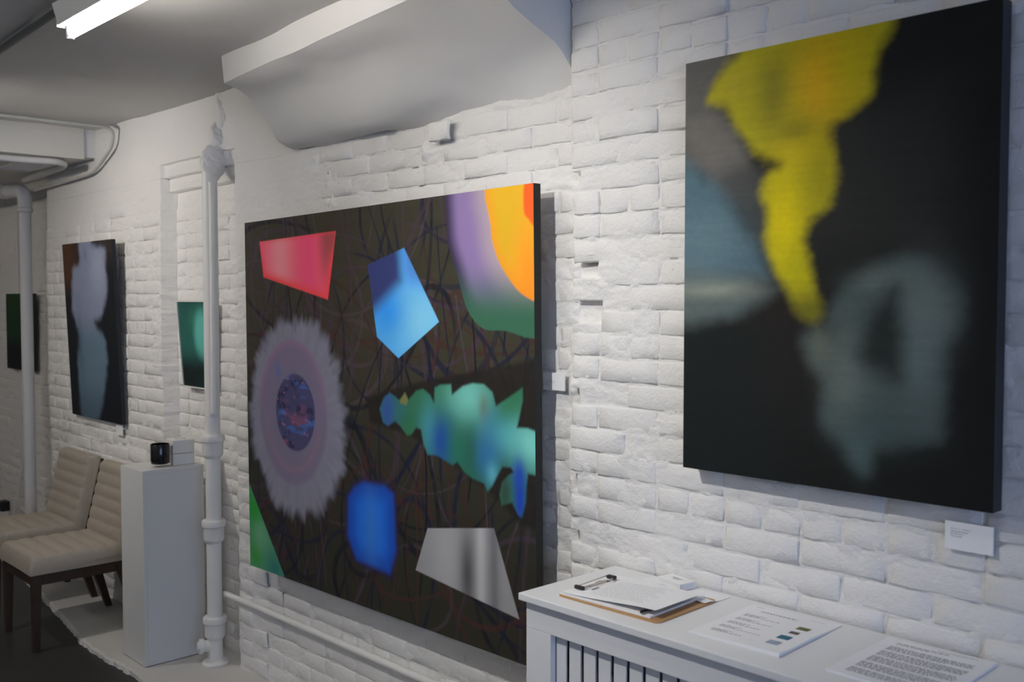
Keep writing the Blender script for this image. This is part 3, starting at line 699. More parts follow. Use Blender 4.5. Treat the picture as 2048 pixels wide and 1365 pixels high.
def art_yellow(S, T):
    g = 1.7
    C = np.ones(S.shape + (3,)) * (lin((21, 22, 21)) * g)
    wob = .016 * fbm(S * 9, T * 14, 5, 5, .65)
    def sh(name, soft, col, al=1.0, k=5):
        nonlocal C
        sd = poly_sd(curve(name, k), S, T) + wob
        C = put(C, al * sstep(-soft, soft, sd), col, g)
        return sd
    sh([(0.3776, 0.8439), (0.4975, 0.8718), (0.6722, 0.8568), (0.6679, 0.5167), (0.4554, 0.5453), (0.3431, 0.5841)], .09, (38, 38, 36), .7)
    sh([(-0.0836, 1.098), (0.1472, 1.0435), (0.0899, 0.9308), (0.1785, 0.7976), (0.2219, 0.6736), (0.1512, 0.6787), (0.0463, 0.7492), (-0.0813, 0.7999)], .035, (80, 78, 74), .95)
    sh([(0.0141, 0.885), (0.1051, 0.8917), (0.1783, 0.8097), (0.1791, 0.7432), (0.1066, 0.7438), (0.0303, 0.8137)], .03, (96, 92, 86), .6)
    sh([(0.1067, 0.7314), (0.207, 0.7586), (0.2632, 0.647), (0.2788, 0.4809), (0.2377, 0.5054), (0.1661, 0.629)], .04, (54, 56, 54), .8)
    sh([(-0.0813, 0.7999), (0.0463, 0.7518), (0.1516, 0.6421), (0.2378, 0.4994), (0.1962, 0.4821), (-0.0788, 0.473)], .03, (66, 88, 96), .95)
    sh([(-0.0956, 0.5062), (0.1238, 0.5079), (0.2519, 0.467), (0.2386, 0.4335), (0.1251, 0.3839), (-0.0946, 0.3675)], .03, (74, 84, 82), .9)
    C = put(C, .7 * blob(S, T, [(0.0946, 0.4586)][0], (.12, .022)), (120, 124, 112), g)
    C = put(C, .6 * blob(S, T, [(0.0783, 0.5841)][0], (.10, .08)), (86, 106, 112), g)
    C = put(C, 0.5 * blob(S, T, [(0.2809, 0.3149)][0], (.09, .16)), (36, 29, 27), g)
    C = put(C, sstep(.41, .33, T) * sstep(.4, .2, S) * .6, (20, 25, 25), g)
    # pale swirl
    sh([(0.5822, 0.5267), (0.6248, 0.5117), (0.6445, 0.4786), (0.6948, 0.4551), (0.7065, 0.4283), (0.6961, 0.3828), (0.6741, 0.3449), (0.6685, 0.308), (0.6685, 0.1925), (0.6505, 0.1359), (0.5188, 0.1079), (0.5044, 0.0561), (0.483, 0.0635), (0.4462, 0.1091), (0.3909, 0.1646), (0.3949, 0.2364), (0.3664, 0.2844), (0.3373, 0.345), (0.3654, 0.3562), (0.3996, 0.3524), (0.4148, 0.4119), (0.4508, 0.457), (0.508, 0.4995)], .030, (60, 70, 68), .95, 4)
    for (p, r, c, al) in [((0.6329, 0.4124), (.055, .09), (88, 98, 94), .7), ((0.5495, 0.4769), (.09, .03), (84, 94, 88), .6), ((0.4477, 0.2532), (.05, .10), (86, 94, 88), .6), ((0.6186, 0.3059), (.04, .09), (80, 92, 92), .6), ((0.5205, 0.1469), (.10, .05), (48, 62, 62), .6), ((0.4861, 0.0931), (.03, .05), (58, 74, 74), .6), ((0.3848, 0.3302), (.03, .05), (86, 92, 80), .6)]:
        C = put(C, al * blob(S, T, p, r), c, g)
    sh([(0.5588, 0.4605), (0.5721, 0.399), (0.5752, 0.2769), (0.5357, 0.2748), (0.4853, 0.3056), (0.4993, 0.3838)], .035, (28, 33, 32), .95)
    # yellow flame
    yp = [(0.522, 1.0616), (0.5154, 0.977), (0.507, 0.931), (0.4962, 0.8839), (0.4579, 0.8588), (0.4039, 0.827), (0.4172, 0.7582), (0.4179, 0.7121), (0.4015, 0.6537), (0.3504, 0.6194), (0.3382, 0.5681), (0.3597, 0.4958), (0.3757, 0.445), (0.3875, 0.4083), (0.3739, 0.3875), (0.3405, 0.394), (0.3073, 0.4323), (0.2842, 0.4737), (0.2523, 0.5479), (0.2422, 0.5865), (0.2272, 0.6947), (0.2459, 0.737), (0.2754, 0.7519), (0.211, 0.7749), (0.1825, 0.8176), (0.1433, 0.872), (0.1225, 0.9102), (0.0704, 0.9274), (0.079, 0.967), (0.1157, 1.0065), (0.1559, 1.0359), (0.1888, 1.1312)]
    sd = poly_sd(curve(yp, 3), S, T) + wob
    yy = np.ones_like(C) * (lin((140, 132, 20)) * g)
    for (p, r, c, al) in [((0.3765, 0.9288), (.075, .11), (178, 138, 16), .9), ((0.3276, 0.7814), (.08, .06), (164, 144, 18), .8), ((0.4493, 0.9559), (.05, .09), (160, 142, 14), .8), ((0.1481, 0.9587), (.05, .05), (140, 128, 30), .8), ((0.2531, 0.9189), (.045, .10), (104, 98, 28), .8),
                          ((0.2903, 0.6218), (.06, .13), (180, 164, 8), 1), ((0.3792, 0.7304), (.05, .08), (128, 120, 16), .7), ((0.314, 0.8291), (.05, .03), (110, 104, 22), .7), ((0.3314, 0.4975), (.05, .07), (146, 140, 12), .8), ((0.3583, 0.4104), (.05, .03), (110, 106, 20), .8)]:
        yy = put(yy, al * blob(S, T, p, r), c, g)
    yy *= (1 + 0.06 * fbm(S * 5, T * 60, 8, 3))[..., None]
    m = sstep(-.022, .022, sd) * (1 - .45 * sstep(.5, .4, T))
    C = C * (1 - m[..., None]) + yy * m[..., None]
    C *= (1 + 0.07 * fbm(S * 12, T * 110, 9, 3) + .05 * fbm(S * 90, T * 90, 10, 2))[..., None]
    return C

def art_pale(S, T):
    g = 1.3
    C = np.ones(S.shape + (3,)) * (lin((19, 22, 27)) * g)
    wob = .010 * fbm(S * 8, T * 10, 5, 3)
    C = put(C, sstep(.66, .82, T) * sstep(.36, .05, S), (66, 42, 28), g)
    C = put(C, sstep(.80, .95, T) * sstep(.4, .6, S) * .7, (50, 42, 38), g)
    sd = poly_sd(curve([(0.2676, 1.0205), (0.4268, 1.0129), (0.4471, 0.9608), (0.6174, 0.9408), (0.6158, 0.8407), (0.6277, 0.7401), (0.5898, 0.6687), (0.5136, 0.5746), (0.4185, 0.5517), (0.4478, 0.5113), (0.5453, 0.4648), (0.5688, 0.3472), (0.5435, 0.2704), (0.4786, 0.1165), (0.3745, -0.008), (0.1726, -0.0259), (0.1354, 0.12), (0.1305, 0.2771), (0.175, 0.455), (0.1237, 0.5616), (0.0988, 0.6438), (0.1477, 0.8439), (0.2433, 0.8721)], 4), S, T) + wob
    m = sstep(-.03, .032, sd + .012 * fbm(S * 25, T * 30, 77, 3))
    P = np.ones_like(C) * (lin((112, 118, 138)) * g)
    P = put(P, sstep(.62, .42, T), (84, 104, 120), g)
    P = put(P, sstep(.25, .05, T) * .6, (56, 72, 86), g)
    P = put(P, .5 * blob(S, T, [(0.5189, 0.8351)][0], (.12, .14)), (142, 148, 166), g)
    P = put(P, .6 * blob(S, T, [(0.1929, 0.3792)][0], (.04, .2)), (58, 80, 96), g)
    P = put(P, .5 * blob(S, T, [(0.34, 0.9214)][0], (.03, .04)), (84, 88, 108), g)
    C = C * (1 - m[..., None]) + P * m[..., None]
    return C * (1 + .05 * fbm(S * 20, T * 30, 3, 3))[..., None]
def art_teal(S, T):
    g = 1.6
    C = np.ones(S.shape + (3,)) * (lin((34, 82, 74)) * g)
    C = put(C, .8 * blob(S, T, [(0.1038, 0.3989)][0], (.10, .10)), (26, 60, 62), g)
    C = put(C, .9 * blob(S, T, [(0.1709, 0.3271)][0], (.08, .06)), (42, 98, 78), g)
    C = put(C, sstep(.20, .07, T), (17, 27, 28), g)
    C = put(C, .8 * sstep(.08, .0, T) * sstep(.1, .3, S), (20, 54, 54), g)
    sd = ell(S, T, [(0.2325, 0.2612)][0], .075, .105, -.1) + .01 * fbm(S * 10, T * 10, 4, 2)
    C = put(C, sstep(-.035, .03, sd), (80, 150, 140), g)
    return C
def art_dark_green(S, T):
    g = 2.0
    C = np.ones(S.shape + (3,)) * (lin((12, 38, 18)) * g)
    C = put(C, sstep(.35, .5, T) * sstep(.35, .1, S), (24, 42, 16), g)
    C = put(C, sstep(.24, .14, T), (12, 14, 13), g)
    return C * (1 + .1 * fbm(S * 6, T * 20, 3, 3))[..., None]

def painting(w, h, loc, lean, roll, depth, step, fn, m, edge, label, frame=False):
    """canvas on stretcher bars; loc is the middle of the lower front edge"""
    t = thing('painting', loc, label, 'painting')
    t.rotation_euler = Matrix(((1, 0, 0), (0, 1, 0), (0, 0, 1))).to_euler()
    t.rotation_euler = (lean, roll, 0)
    grid_art('canvas_face', w, h, step, fn, m, t)
    s = MB(); e = 0.0004
    s.add([(-w / 2, 0, 0), (w / 2, 0, 0), (w / 2, 0, h), (-w / 2, 0, h), (-w / 2, depth, 0), (w / 2, depth, 0), (w / 2, depth, h), (-w / 2, depth, h)],
          [(0, 4, 5, 1), (1, 5, 6, 2), (2, 6, 7, 3), (3, 7, 4, 0)])
    s.build('canvas_edge', edge, t)
    bw = min(.045, w * .15)
    for (x0, x1, z0, z1) in ((-w / 2 + .002, -w / 2 + bw, .002, h - .002), (w / 2 - bw, w / 2 - .002, .002, h - .002), (-w / 2 + bw, w / 2 - bw, .002, bw), (-w / 2 + bw, w / 2 - bw, h - bw, h - .002)):
        MB().box(x0, x1, .004, depth - .001, z0, z1).build('stretcher_bar', M['canvas_back'], t)
    if frame:
        f = 0.007
        for (x0, x1, z0, z1) in ((-w / 2 - f, -w / 2 - .0006, -f, h + f), (w / 2 + .0006, w / 2 + f, -f, h + f), (-w / 2, w / 2, -f, -.0006), (-w / 2, w / 2, h + .0006, h + f)):
            MB().box(x0, x1, -.006, depth, z0, z1).build('frame_strip', M['wood_frame'], t, bevel=.001)
    return t
W0 = Vector((0, -CAM_D, CAM_H))
painting(1.740, 1.460, (-2.965, -0.065, 0.5615), 0, math.radians(-0.7), .030, .0031, art_large, M['art'], M['canvas_edge'],
         'largest painting, dark ground with red, blue, silver shapes and a speckled grey oval')
painting(0.774, 1.035, (-1.172, -0.0655, 1.252), 0, 0, .045, .0032, art_yellow, M['art_satin'], M['canvas_edge_blue'],
         'tall near black painting with a yellow flame shape above the radiator cover')
painting(0.723, 0.986, (-5.622, -0.031, 1.020), math.radians(2.4), 0, .020, .0062, art_pale, M['art'], M['canvas_edge_blue'],
         'dark painting with a pale blue grey cloud, hanging above the beige chairs')
painting(0.300, 0.412, (-4.531, 0.047, 1.264), math.radians(4.0), 0, .020, .005, art_teal, M['art'], M['canvas_edge'],
         'small teal painting in a thin white frame, partly behind the drain pipe', True)
painting(0.560, 0.520, (-7.24, 0.074, 1.208), 0, 0, .022, .010, art_dark_green, M['art'], M['canvas_edge'],
         'square dark green painting partly behind the far standpipe')

# ------------------------------------------------------------------ wall labels
def text_mesh(lines, parent, origin, right, up, m, name='lettering'):
    """lines: (text, dx, dy, size, spacing) laid in the plane of right and up"""
    V = []; F = []
    right = Vector(right).normalized(); up = Vector(up).normalized(); nrm = right.cross(up); o0 = Vector(origin)
    for (s, dx, dy, size, sp) in lines:
        cu = bpy.data.curves.new('t', 'FONT'); cu.body = s; cu.size = size; cu.space_character = sp; cu.resolution_u = 1
        to = bpy.data.objects.new('t', cu); COL.objects.link(to)
        dg = bpy.context.evaluated_depsgraph_get()
        me = bpy.data.meshes.new_from_object(to.evaluated_get(dg))
        n = len(V)
        for v in me.vertices: V.append(o0 + right * (v.co.x + dx) + up * (v.co.y + dy) + nrm * 0.0004)
        for p in me.polygons: F.append(tuple(i + n for i in p.vertices))
        bpy.data.objects.remove(to); bpy.data.curves.remove(cu); bpy.data.meshes.remove(me)
    me = bpy.data.meshes.new(name); me.from_pydata([tuple(v) for v in V], [], F)
    return obj(name, me, m, parent)
def wall_label(x0, x1, z0, z1, y, lines, label, back):
    t = thing('wall_label', ((x0 + x1) / 2, y, z0), label, 'label', 'wall labels beside the paintings')
    w = x1 - x0; h = z1 - z0
    MB().box(-w / 2, w / 2, 0, .004, 0, h).build('card', M['card'], t, bevel=.0006)
    for sx in (-.3, .3): MB().box(sx * w - .006, sx * w + .006, .004, back, h * .55, h * .75).build('mounting_pad', M['card'], t)
    text_mesh(lines, t, (-w / 2, 0, h), (1, 0, 0), (0, 0, 1), M['ink'])
    return t
def label_lines(title, size, dx, dy, k=1.0):
    return [('ALEX P. WANG', dx, -dy, .0034 * k, 1.75), (title, dx, -dy - .0052 * k, .0037 * k, 1.0), (size, dx, -dy - .0098 * k, .0037 * k, 1.0), ('Oil on Canvas', dx, -dy - .0142 * k, .0037 * k, 1.0)]
wall_label(-2.150, -2.058, 1.411, 1.464, 0.014, label_lines('Temporal Fluctuating Events', '60 x 72 in', .008, .025), 'small white label card at the lower right of the largest painting', .020)
wall_label(-0.902, -0.802, 1.152, 1.2125, -0.016, label_lines('Widespread Triumph', '40 x 30 x 1.5 in', .0125, .0165, 1.12), 'white label card under the yellow and black painting', .022)
wall_label(-5.385, -5.297, 0.955, 1.012, -0.016, label_lines('Untitled', '40 x 30 in', .0125, .0165), 'white label card just under the pale cloud painting by the chairs', .022)

# ------------------------------------------------------------------ drain pipe with hubs
PX_, PY_ = -4.185, -0.055
R_ = .0335
t = thing('drain_pipe', (PX_, PY_, .025), 'thick white cast iron drain pipe with collars beside the pedestal', 'pipe')
sh = MB(); pts = [(0, 0, z) for z in np.linspace(0, 2.29, 30)]
sh.tube(pts, R_, 24, wob=.006); sh.build('shaft', M['pipe'], t, smooth=True)
def hub(zc, k=1.0):
    p = [(R_, -.05), (R_ * 1.10, -.046), (R_ * 1.32, -.036), (R_ * 1.36, -.030), (R_ * 1.36, .020), (R_ * 1.40, .024), (R_ * 1.55, .028), (R_ * 1.57, .036), (R_ * 1.57, .050), (R_ * 1.50, .055), (R_, .056)]
    MB().lathe(p, (0, 0, zc)).build('collar', M['pipe'], t, smooth=True)
for z in (.995, .608, .165): hub(z)
MB().lathe([(R_ * 1.75, 0), (R_ * 1.78, .010), (R_ * 1.6, .017), (R_ * 1.1, .022), (R_, .03)]).build('foot_flange', M['pipe'], t, smooth=True)
co = MB()
co.tube([(0, 0, .085), (-.02, -.052, .088)], [.027, .027], 18).tube([(-.018, -.048, .088), (-.024, -.066, .089)], [.034, .034], 18).tube([(-.0235, -.064, .089), (-.027, -.074, .0895)], [.022, .020], 6)
co.build('cleanout_plug', M['pipe'], t, smooth=True, bevel=.0015)

t2 = MB(); t2.tube(bend([(PX_ + .052, -.072, 2.205), (PX_ + .054, -.072, 1.8), (PX_ + .050, -.074, 1.178)], .01), .0135, 14, wob=.01)
t2.build('conduit_pipe', M['pipe'], smooth=True, label='thin white conduit strapped along the upper drain pipe', category='pipe')
lp = MB(); lp.tube(bend([(PX_ + .030, -.018, .348), (-4.04, -.012, .345), (-3.6, .004, .340), (-2.9, .006, .342), (-1.9, -.014, .36)], .12), .0135, 14, wob=.012)
lo = lp.build('water_pipe', M['pipe'], smooth=True, label='thin white pipe running low along the wall under the largest painting', category='pipe')

# far standpipe with elbow
fp = thing('standpipe', (-6.69, -.05, .0), 'white standpipe with an elbow in front of the dark green painting', 'pipe')
MB().tube([(0, 0, z) for z in np.linspace(0, 2.27, 16)], .036, 20).build('shaft', M['pipe_far'], fp, smooth=True)
MB().lathe([(.036, 2.235), (.048, 2.24), (.048, 2.262), (.04, 2.27)]).build('collar', M['pipe_far'], fp, smooth=True)
MB().tube(bend([(0, 0, 2.268), (0, 0, 2.372), (-.16, -.055, 2.376)], .09, 8), .043, 20).build('elbow', M['pipe_far'], fp, smooth=True)
MB().tube([(-.15, -.052, 2.376), (-1.7, -.5, 2.385)], .036, 20).build('horizontal_run', M['pipe_far'], fp, smooth=True)
MB().tube([(-.155, -.053, 2.376), (-.20, -.068, 2.3765)], .047, 20).build('collar', M['pipe_far'], fp, smooth=True)

# conduits and pipe near the lowered ceiling
cp = bend([(-5.33, -2.6, 2.597), (-5.33, -.36, 2.597), (-5.31, -.030, 2.595), (-5.34, -.030, 2.50), (-5.60, -.026, 2.388), (-6.2, -.028, 2.372), (-6.58, -.028, 2.366)], .11, 8)
MB().tube(cp, .0085, 12).build('ceiling_conduit', M['conduit'], smooth=True, label='thin grey conduit across the ceiling that bends down the brick wall', category='conduit')
MB().tube(bend([(-5.74, -2.6, 2.440), (-5.72, -.38, 2.440), (-5.67, -.16, 2.440), (-5.86, -.10, 2.437), (-6.60, -.075, 2.43)], .09, 8), .018, 14).build('sprinkler_pipe', M['pipe_far'], smooth=True, label='white pipe bending under the lowered ceiling beside the vent', category='pipe')
vt = thing('ceiling_vent', (-6.11, -.215, 2.455), 'grey louvred air vent in the lowered ceiling', 'vent')
vw, vd = .44, .19
for (x0, x1, y0, y1) in ((-vw / 2, vw / 2, -vd / 2, -vd / 2 + .022), (-vw / 2, vw / 2, vd / 2 - .022, vd / 2), (-vw / 2, -vw / 2 + .022, -vd / 2 + .022, vd / 2 - .022), (vw / 2 - .022, vw / 2, -vd / 2 + .022, vd / 2 - .022)):
    MB().box(x0, x1, y0, y1, -.004, .008).build('frame', M['vent'], vt)
MB().box(-vw / 2 + .02, vw / 2 - .02, -vd / 2 + .02, vd / 2 - .02, .004, .007).build('throat', M['vent_dark'], vt)
for k in range(13):
    x = -vw / 2 + .04 + k * (vw - .08) / 12
    MB().hexa([(x, -vd / 2 + .022, -.002), (x + .003, -vd / 2 + .022, -.002), (x + .013, -vd / 2 + .022, .004), (x + .010, -vd / 2 + .022, .004)],
              [(x, vd / 2 - .022, -.002), (x + .003, vd / 2 - .022, -.002), (x + .013, vd / 2 - .022, .004), (x + .010, vd / 2 - .022, .004)]).build('slat', M['vent'], vt)

# outlet below the far painting
ot = thing('outlet_box', (-7.34, .094, .22), 'white surface outlet with black plug near the floor at the far left', 'outlet')
MB().box(-.05, .05, -.055, .018, -.02, .09).build('box', M['pipe_far'], ot, bevel=.006)
cpl = MB().box(-.058, .058, -.068, -.055, -.028, .098).build('cover_plate', M['pipe_far'], ot, bevel=.004)
MB().box(-.10, -.02, -.125, -.069, .004, .074).build('plug', M['black_plastic'], cpl, bevel=.008)
MB().tube(bend([(0, -.02, .09), (0, -.02, .2), (.0, .014, .30), (.0, .014, 2.1)], .04), .008, 12).build('conduit', M['pipe_far'], ot, smooth=True)
MB().tube(bend([(.05, -.02, .03), (.2, -.02, .02), (.5, -.03, .02)], .04), .011, 12).build('conduit', M['pipe_far'], ot, smooth=True)

# ------------------------------------------------------------------ fluorescent lamps
def lamp(loc, L, tm, label, ztop):
    t = thing('fluorescent_lamp', loc, label, 'lamp')
    MB().hexa([(0, -.035, .024), (0, .035, .024), (0, .052, .086), (0, -.052, .086)], [(L, -.035, .024), (L, .035, .024), (L, .052, .086), (L, -.052, .086)]).build('housing', M['housing'], t, bevel=.003)
    MB().box(-.003, .0, -.037, .037, .018, .088).build('end_cap', M['housing'], t)
    MB().box(L, L + .003, -.037, .037, .018, .088).build('end_cap', M['housing'], t)
    MB().tube([(.022, 0, 0), (L - .022, 0, 0)], .0135, 20).build('tube', tm, t, smooth=True)
    for x, s in ((.008, 1), (L - .008, -1)):
        lh = MB().box(x - .005, x + .005, -.012, .012, -.014, .024).build('lamp_holder', M['housing'], t, bevel=.002)
        MB().tube([(x + s * .005, 0, 0), (x + s * .0145, 0, 0)], .0130, 16).build('tube_cap', M['steel'], lh, smooth=True)
    MB().box(L * .10, L * .22, -.045, .045, .0865, ztop).build('junction_box', M['conduit_dark'], t, bevel=.004)
    MB().box(L * .72, L * .84, -.045, .045, .0865, ztop).build('junction_box', M['conduit_dark'], t, bevel=.004)
    return t
lamp((-3.215, -1.000, 2.507), 1.22, M['tube'], 'lit fluorescent tube lamp hung from the ceiling at the top left', .125)
lamp((-4.75, -3.55, 2.507), 1.22, M['fill_tube'], 'added fill tube lamp on the far side of the room, unseen', .125)  # unseen tube lamp added to lift the general fill light
lamp((-8.10, -2.05, 2.352), 1.22, M['far_tube'], 'lit fluorescent tube lamp under the lowered far ceiling', .107)
MB().tube([(-3.098, -1.000, 2.608), (-4.4, -.955, 2.608), (-5.62, -.95, 2.608)], .0125, 12).build('lamp_conduit', M['conduit_dark'], smooth=True, label='dark grey conduit on the ceiling leading to the fluorescent lamp', category='conduit')

# ------------------------------------------------------------------ track with spotlights, above the frame
TY = -1.62
tk = MB().box(-5.6, 0.3, TY - .018, TY + .018, CEIL - .045, CEIL - .012).build('light_track', M['housing'], bevel=.002, label='white ceiling track above the frame that carries the spotlights', category='track')
def spotlight(x, aim, power, angle, col, label):
    t = thing('spotlight', (x, TY, CEIL - .0455), label, 'spotlight', 'spotlights on the ceiling track')
    MB().box(-.05, .05, -.016, .016, -.022, 0).build('adapter', M['housing'], t, bevel=.002)
    MB().tube([(0, 0, -.022), (0, 0, -.075)], .007, 10).build('stem', M['housing'], t, smooth=True)
    h = Vector((0, 0, -.095)); d = (Vector(aim) - Vector((x, TY, CEIL - .1405))).normalized()
    MB().tube([h - d * .07, h - d * .06, h + d * .05], [.026, .036, .036], 20, cap=False).build('can', M['housing'], t, smooth=True)
    MB().tube([h - d * .0705, h - d * .069], [.026, .026], 20).build('cap', M['housing'], t, smooth=True)
    l = bpy.data.lights.new('bulb', 'SPOT'); l.energy = power; l.spot_size = math.radians(angle); l.spot_blend = 1.0; l.shadow_soft_size = .018; l.color = col
    o = bpy.data.objects.new('bulb', l); COL.objects.link(o); o.parent = t; o.location = h + d * .052
    o.rotation_euler = d.to_track_quat('-Z', 'Y').to_euler()
    return t
spotlight(-0.70, (-1.35, 0, 1.25), SPOT * .05, 88, (.97, .97, 1.0), 'track spotlight nearest the camera, out of the photo')
spotlight(-1.95, (-2.02, 0, 1.10), SPOT * 1.05, 92, (1, .985, .96), 'middle track spotlight, out of the photo')
spotlight(-4.95, (-5.00, 0, 1.60), SPOT * .80, 110, (1, .95, .89), 'track spotlight farthest from the camera, out of the photo')

# ------------------------------------------------------------------ pedestal, candle and box
pd = thing('pedestal', (-4.475, -.165, .025), 'tall white gallery pedestal holding a black candle', 'pedestal')
pw, pdp, ph_ = .245, .29, .893
MB().box(-pw / 2, pw / 2, -pdp / 2, -pdp / 2 + .016, .004, ph_ - .0165).build('front_panel', M['pedestal'], pd, bevel=.001)
MB().box(pw / 2 - .016, pw / 2, -pdp / 2 + .0162, pdp / 2, .004, ph_ - .0165).build('side_panel', M['pedestal'], pd, bevel=.001)
MB().box(-pw / 2, -pw / 2 + .016, -pdp / 2 + .0162, pdp / 2, .004, ph_ - .0165).build('side_panel', M['pedestal'], pd, bevel=.001)
MB().box(-pw / 2 + .0162, pw / 2 - .0162, pdp / 2 - .016, pdp / 2, .004, ph_ - .0165).build('back_panel', M['pedestal'], pd, bevel=.001)
MB().box(-pw / 2, pw / 2, -pdp / 2, pdp / 2, ph_ - .0163, ph_).build('top_panel', M['pedestal'], pd, bevel=.0015)
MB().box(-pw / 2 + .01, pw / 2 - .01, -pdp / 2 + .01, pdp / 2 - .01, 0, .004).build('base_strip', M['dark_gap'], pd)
PT = .025 + ph_
cn = thing('candle', (-4.425, -.195, PT), 'black glass candle jar with a clear base on the white pedestal', 'candle')
MB().lathe([(.037, 0), (.0405, .002), (.0415, .012), (.0415, .014), (.0, .014)], cap=False).build('glass_base', M['clear_glass'], cn, smooth=True)
MB().lathe([(.036, .0142), (.0412, .018), (.0425, .03), (.0425, .104), (.0418, .1055), (.0395, .105), (.0392, .09), (.0, .088)], cap=False, n=40).build('black_jar', M['black_glass'], cn, smooth=True)
MB().lathe([(.0385, .0885), (.0, .0887)], cap=False).build('wax', M['rubber'], cn)
bxo = thing('candle_box', (-4.452, -.085, PT), 'white two-part card box with a round hole in its lid behind the candle', 'box', rotz=math.radians(-8))
MB().box(-.05, .05, -.05, .05, 0, .052).build('box_base', M['box_card'], bxo, bevel=.003)
lid = MB().box(-.051, .051, -.051, .051, .053, .116).build('lid', M['box_card'], bxo, bevel=.005)
MB().lathe([(.024, .1162), (.0245, .1168), (.018, .1166)], cap=False).build('finger_hole_rim', M['ink_grey'], lid)
MB().lathe([(.0178, .1164), (.0, .1164)], cap=False).build('finger_hole', M['box_card'], lid)

# ------------------------------------------------------------------ chairs
def channel_pad(parent, name, length, thick, n, w, place, bulge=.007, m=None):
    """upholstered pad: n stitched channels along its length, rolled edges; place maps (u across, v along, h up) to the chair"""
    nu = 22; us = np.concatenate([np.linspace(-w / 2, -w / 2 + .03, 6), np.linspace(-w / 2 + .03, w / 2 - .03, nu - 10)[1:-1], np.linspace(w / 2 - .03, w / 2, 6)])
    per = 7; nv = n * per + 1
    V = []; F = []
    ring = []
    vv = np.linspace(0, 1, nv)
    for u in us:
        eu = max(0, (abs(u) - (w / 2 - .03)) / .03); ku = math.sqrt(max(0, 1 - eu * eu))
        pts = []
        for v in vv:
            ph = (v * n) % 1.0 if v < 1 else 0.0
            b = abs(math.sin(math.pi * v * n)) ** .55
            ev = max(0, (abs(v - .5) * length - (length / 2 - .028)) / .028); kv = math.sqrt(max(0, 1 - min(1, ev) ** 2))
            hgt = thick * (.42 + .58 * ku * kv) - .0 + bulge * (b - 1) * ku
            pts.append((u, v * length, hgt))
        ring.append(pts + [(u, length, 0.0), (u, 0.0, 0.0)])
    k = len(ring[0])
    for r in ring: V += [place(*p) for p in r]
    for i in range(len(ring) - 1):
        for j in range(k): F.append((i * k + j, i * k + (j + 1) % k, (i + 1) * k + (j + 1) % k, (i + 1) * k + j))
    F.append(tuple(range(k))[::-1]); F.append(tuple(range((len(ring) - 1) * k, len(ring) * k)))
    me = mesh(name, V, F, True)
    try: me.set_sharp_from_angle(angle=math.radians(60))
    except Exception: pass
    return obj(name, me, m or M['fabric'], parent)
def make_chair(loc, label):
    """chair facing -y, origin on the floor under the front edge"""
    t = thing('dining_chair', loc, label, 'chair', 'beige channel-tufted chairs against the wall')
    W = .47; zs = .375
    channel_pad(t, 'seat', .455, .088, 6, W, lambda u, v, h: (u, v, zs + h + .004 * math.cos(u * 6)), .006)
    tilt = math.radians(13.5); ca, sa = math.cos(tilt), math.sin(tilt)
    y0, z0 = .475, zs + .015
    channel_pad(t, 'backrest', .435, .068, 7, W, lambda u, v, h: (u, y0 + v * sa - h * ca, z0 + v * ca + h * sa + .0), .007)
    b = MB(); x = W / 2 - .006
    def bp(v, h): return (y0 + v * sa - h * ca, z0 + v * ca + h * sa)
    q = [bp(-.01, -.001), bp(.425, -.001), bp(.425, -.022), bp(-.01, -.022)]
    b.hexa([(-x, *p) for p in q], [(x, *p) for p in q]); b.build('back_panel', M['walnut'], t, bevel=.003)
    for s in (-1, 1):
        xo, xi = s * .228, s * .186
        MB().hexa([(min(xo, xi), .012, zs - .001), (max(xo, xi), .012, zs - .001), (max(xo, xi), .056, zs - .001), (min(xo, xi), .056, zs - .001)],
                  [(s * .207 - .015, .014, 0), (s * .207 + .015, .014, 0), (s * .207 + .015, .044, 0), (s * .207 - .015, .044, 0)]).build('front_leg', M['walnut'], t, bevel=.003)
        MB().hexa([(min(xo, xi), .405, zs - .001), (max(xo, xi), .405, zs - .001), (max(xo, xi), .46, zs - .001), (min(xo, xi), .46, zs - .001)],
                  [(s * .207 - .015, .520, .0255), (s * .207 + .015, .520, .0255), (s * .207 + .015, .552, .0255), (s * .207 - .015, .552, .0255)]).build('rear_leg', M['walnut'], t, bevel=.003)
        MB().box(min(s * .226, s * .204), max(s * .226, s * .204), .056, .41, zs - .052, zs - .001).build('side_rail', M['walnut'], t, bevel=.002)
    MB().box(-.186, .186, .014, .036, zs - .052, zs - .001).build('front_rail', M['walnut'], t, bevel=.002)
    MB().box(-.186, .186, .425, .447, zs - .052, zs - .001).build('rear_rail', M['walnut'], t, bevel=.002)
    return t
def copy_tree(o, parent=None):
    c = o.copy(); COL.objects.link(c); c.parent = parent
    for ch in list(o.children): copy_tree(ch, c)
    return c
ch = make_chair((-5.185, -.605, 0), 'beige tufted chair right beside the white pedestal')
c2 = copy_tree(ch); c2.location = (-5.815, -.60, 0); c2['label'] = 'beige tufted chair farther from the pedestal, at the left edge of the photo'

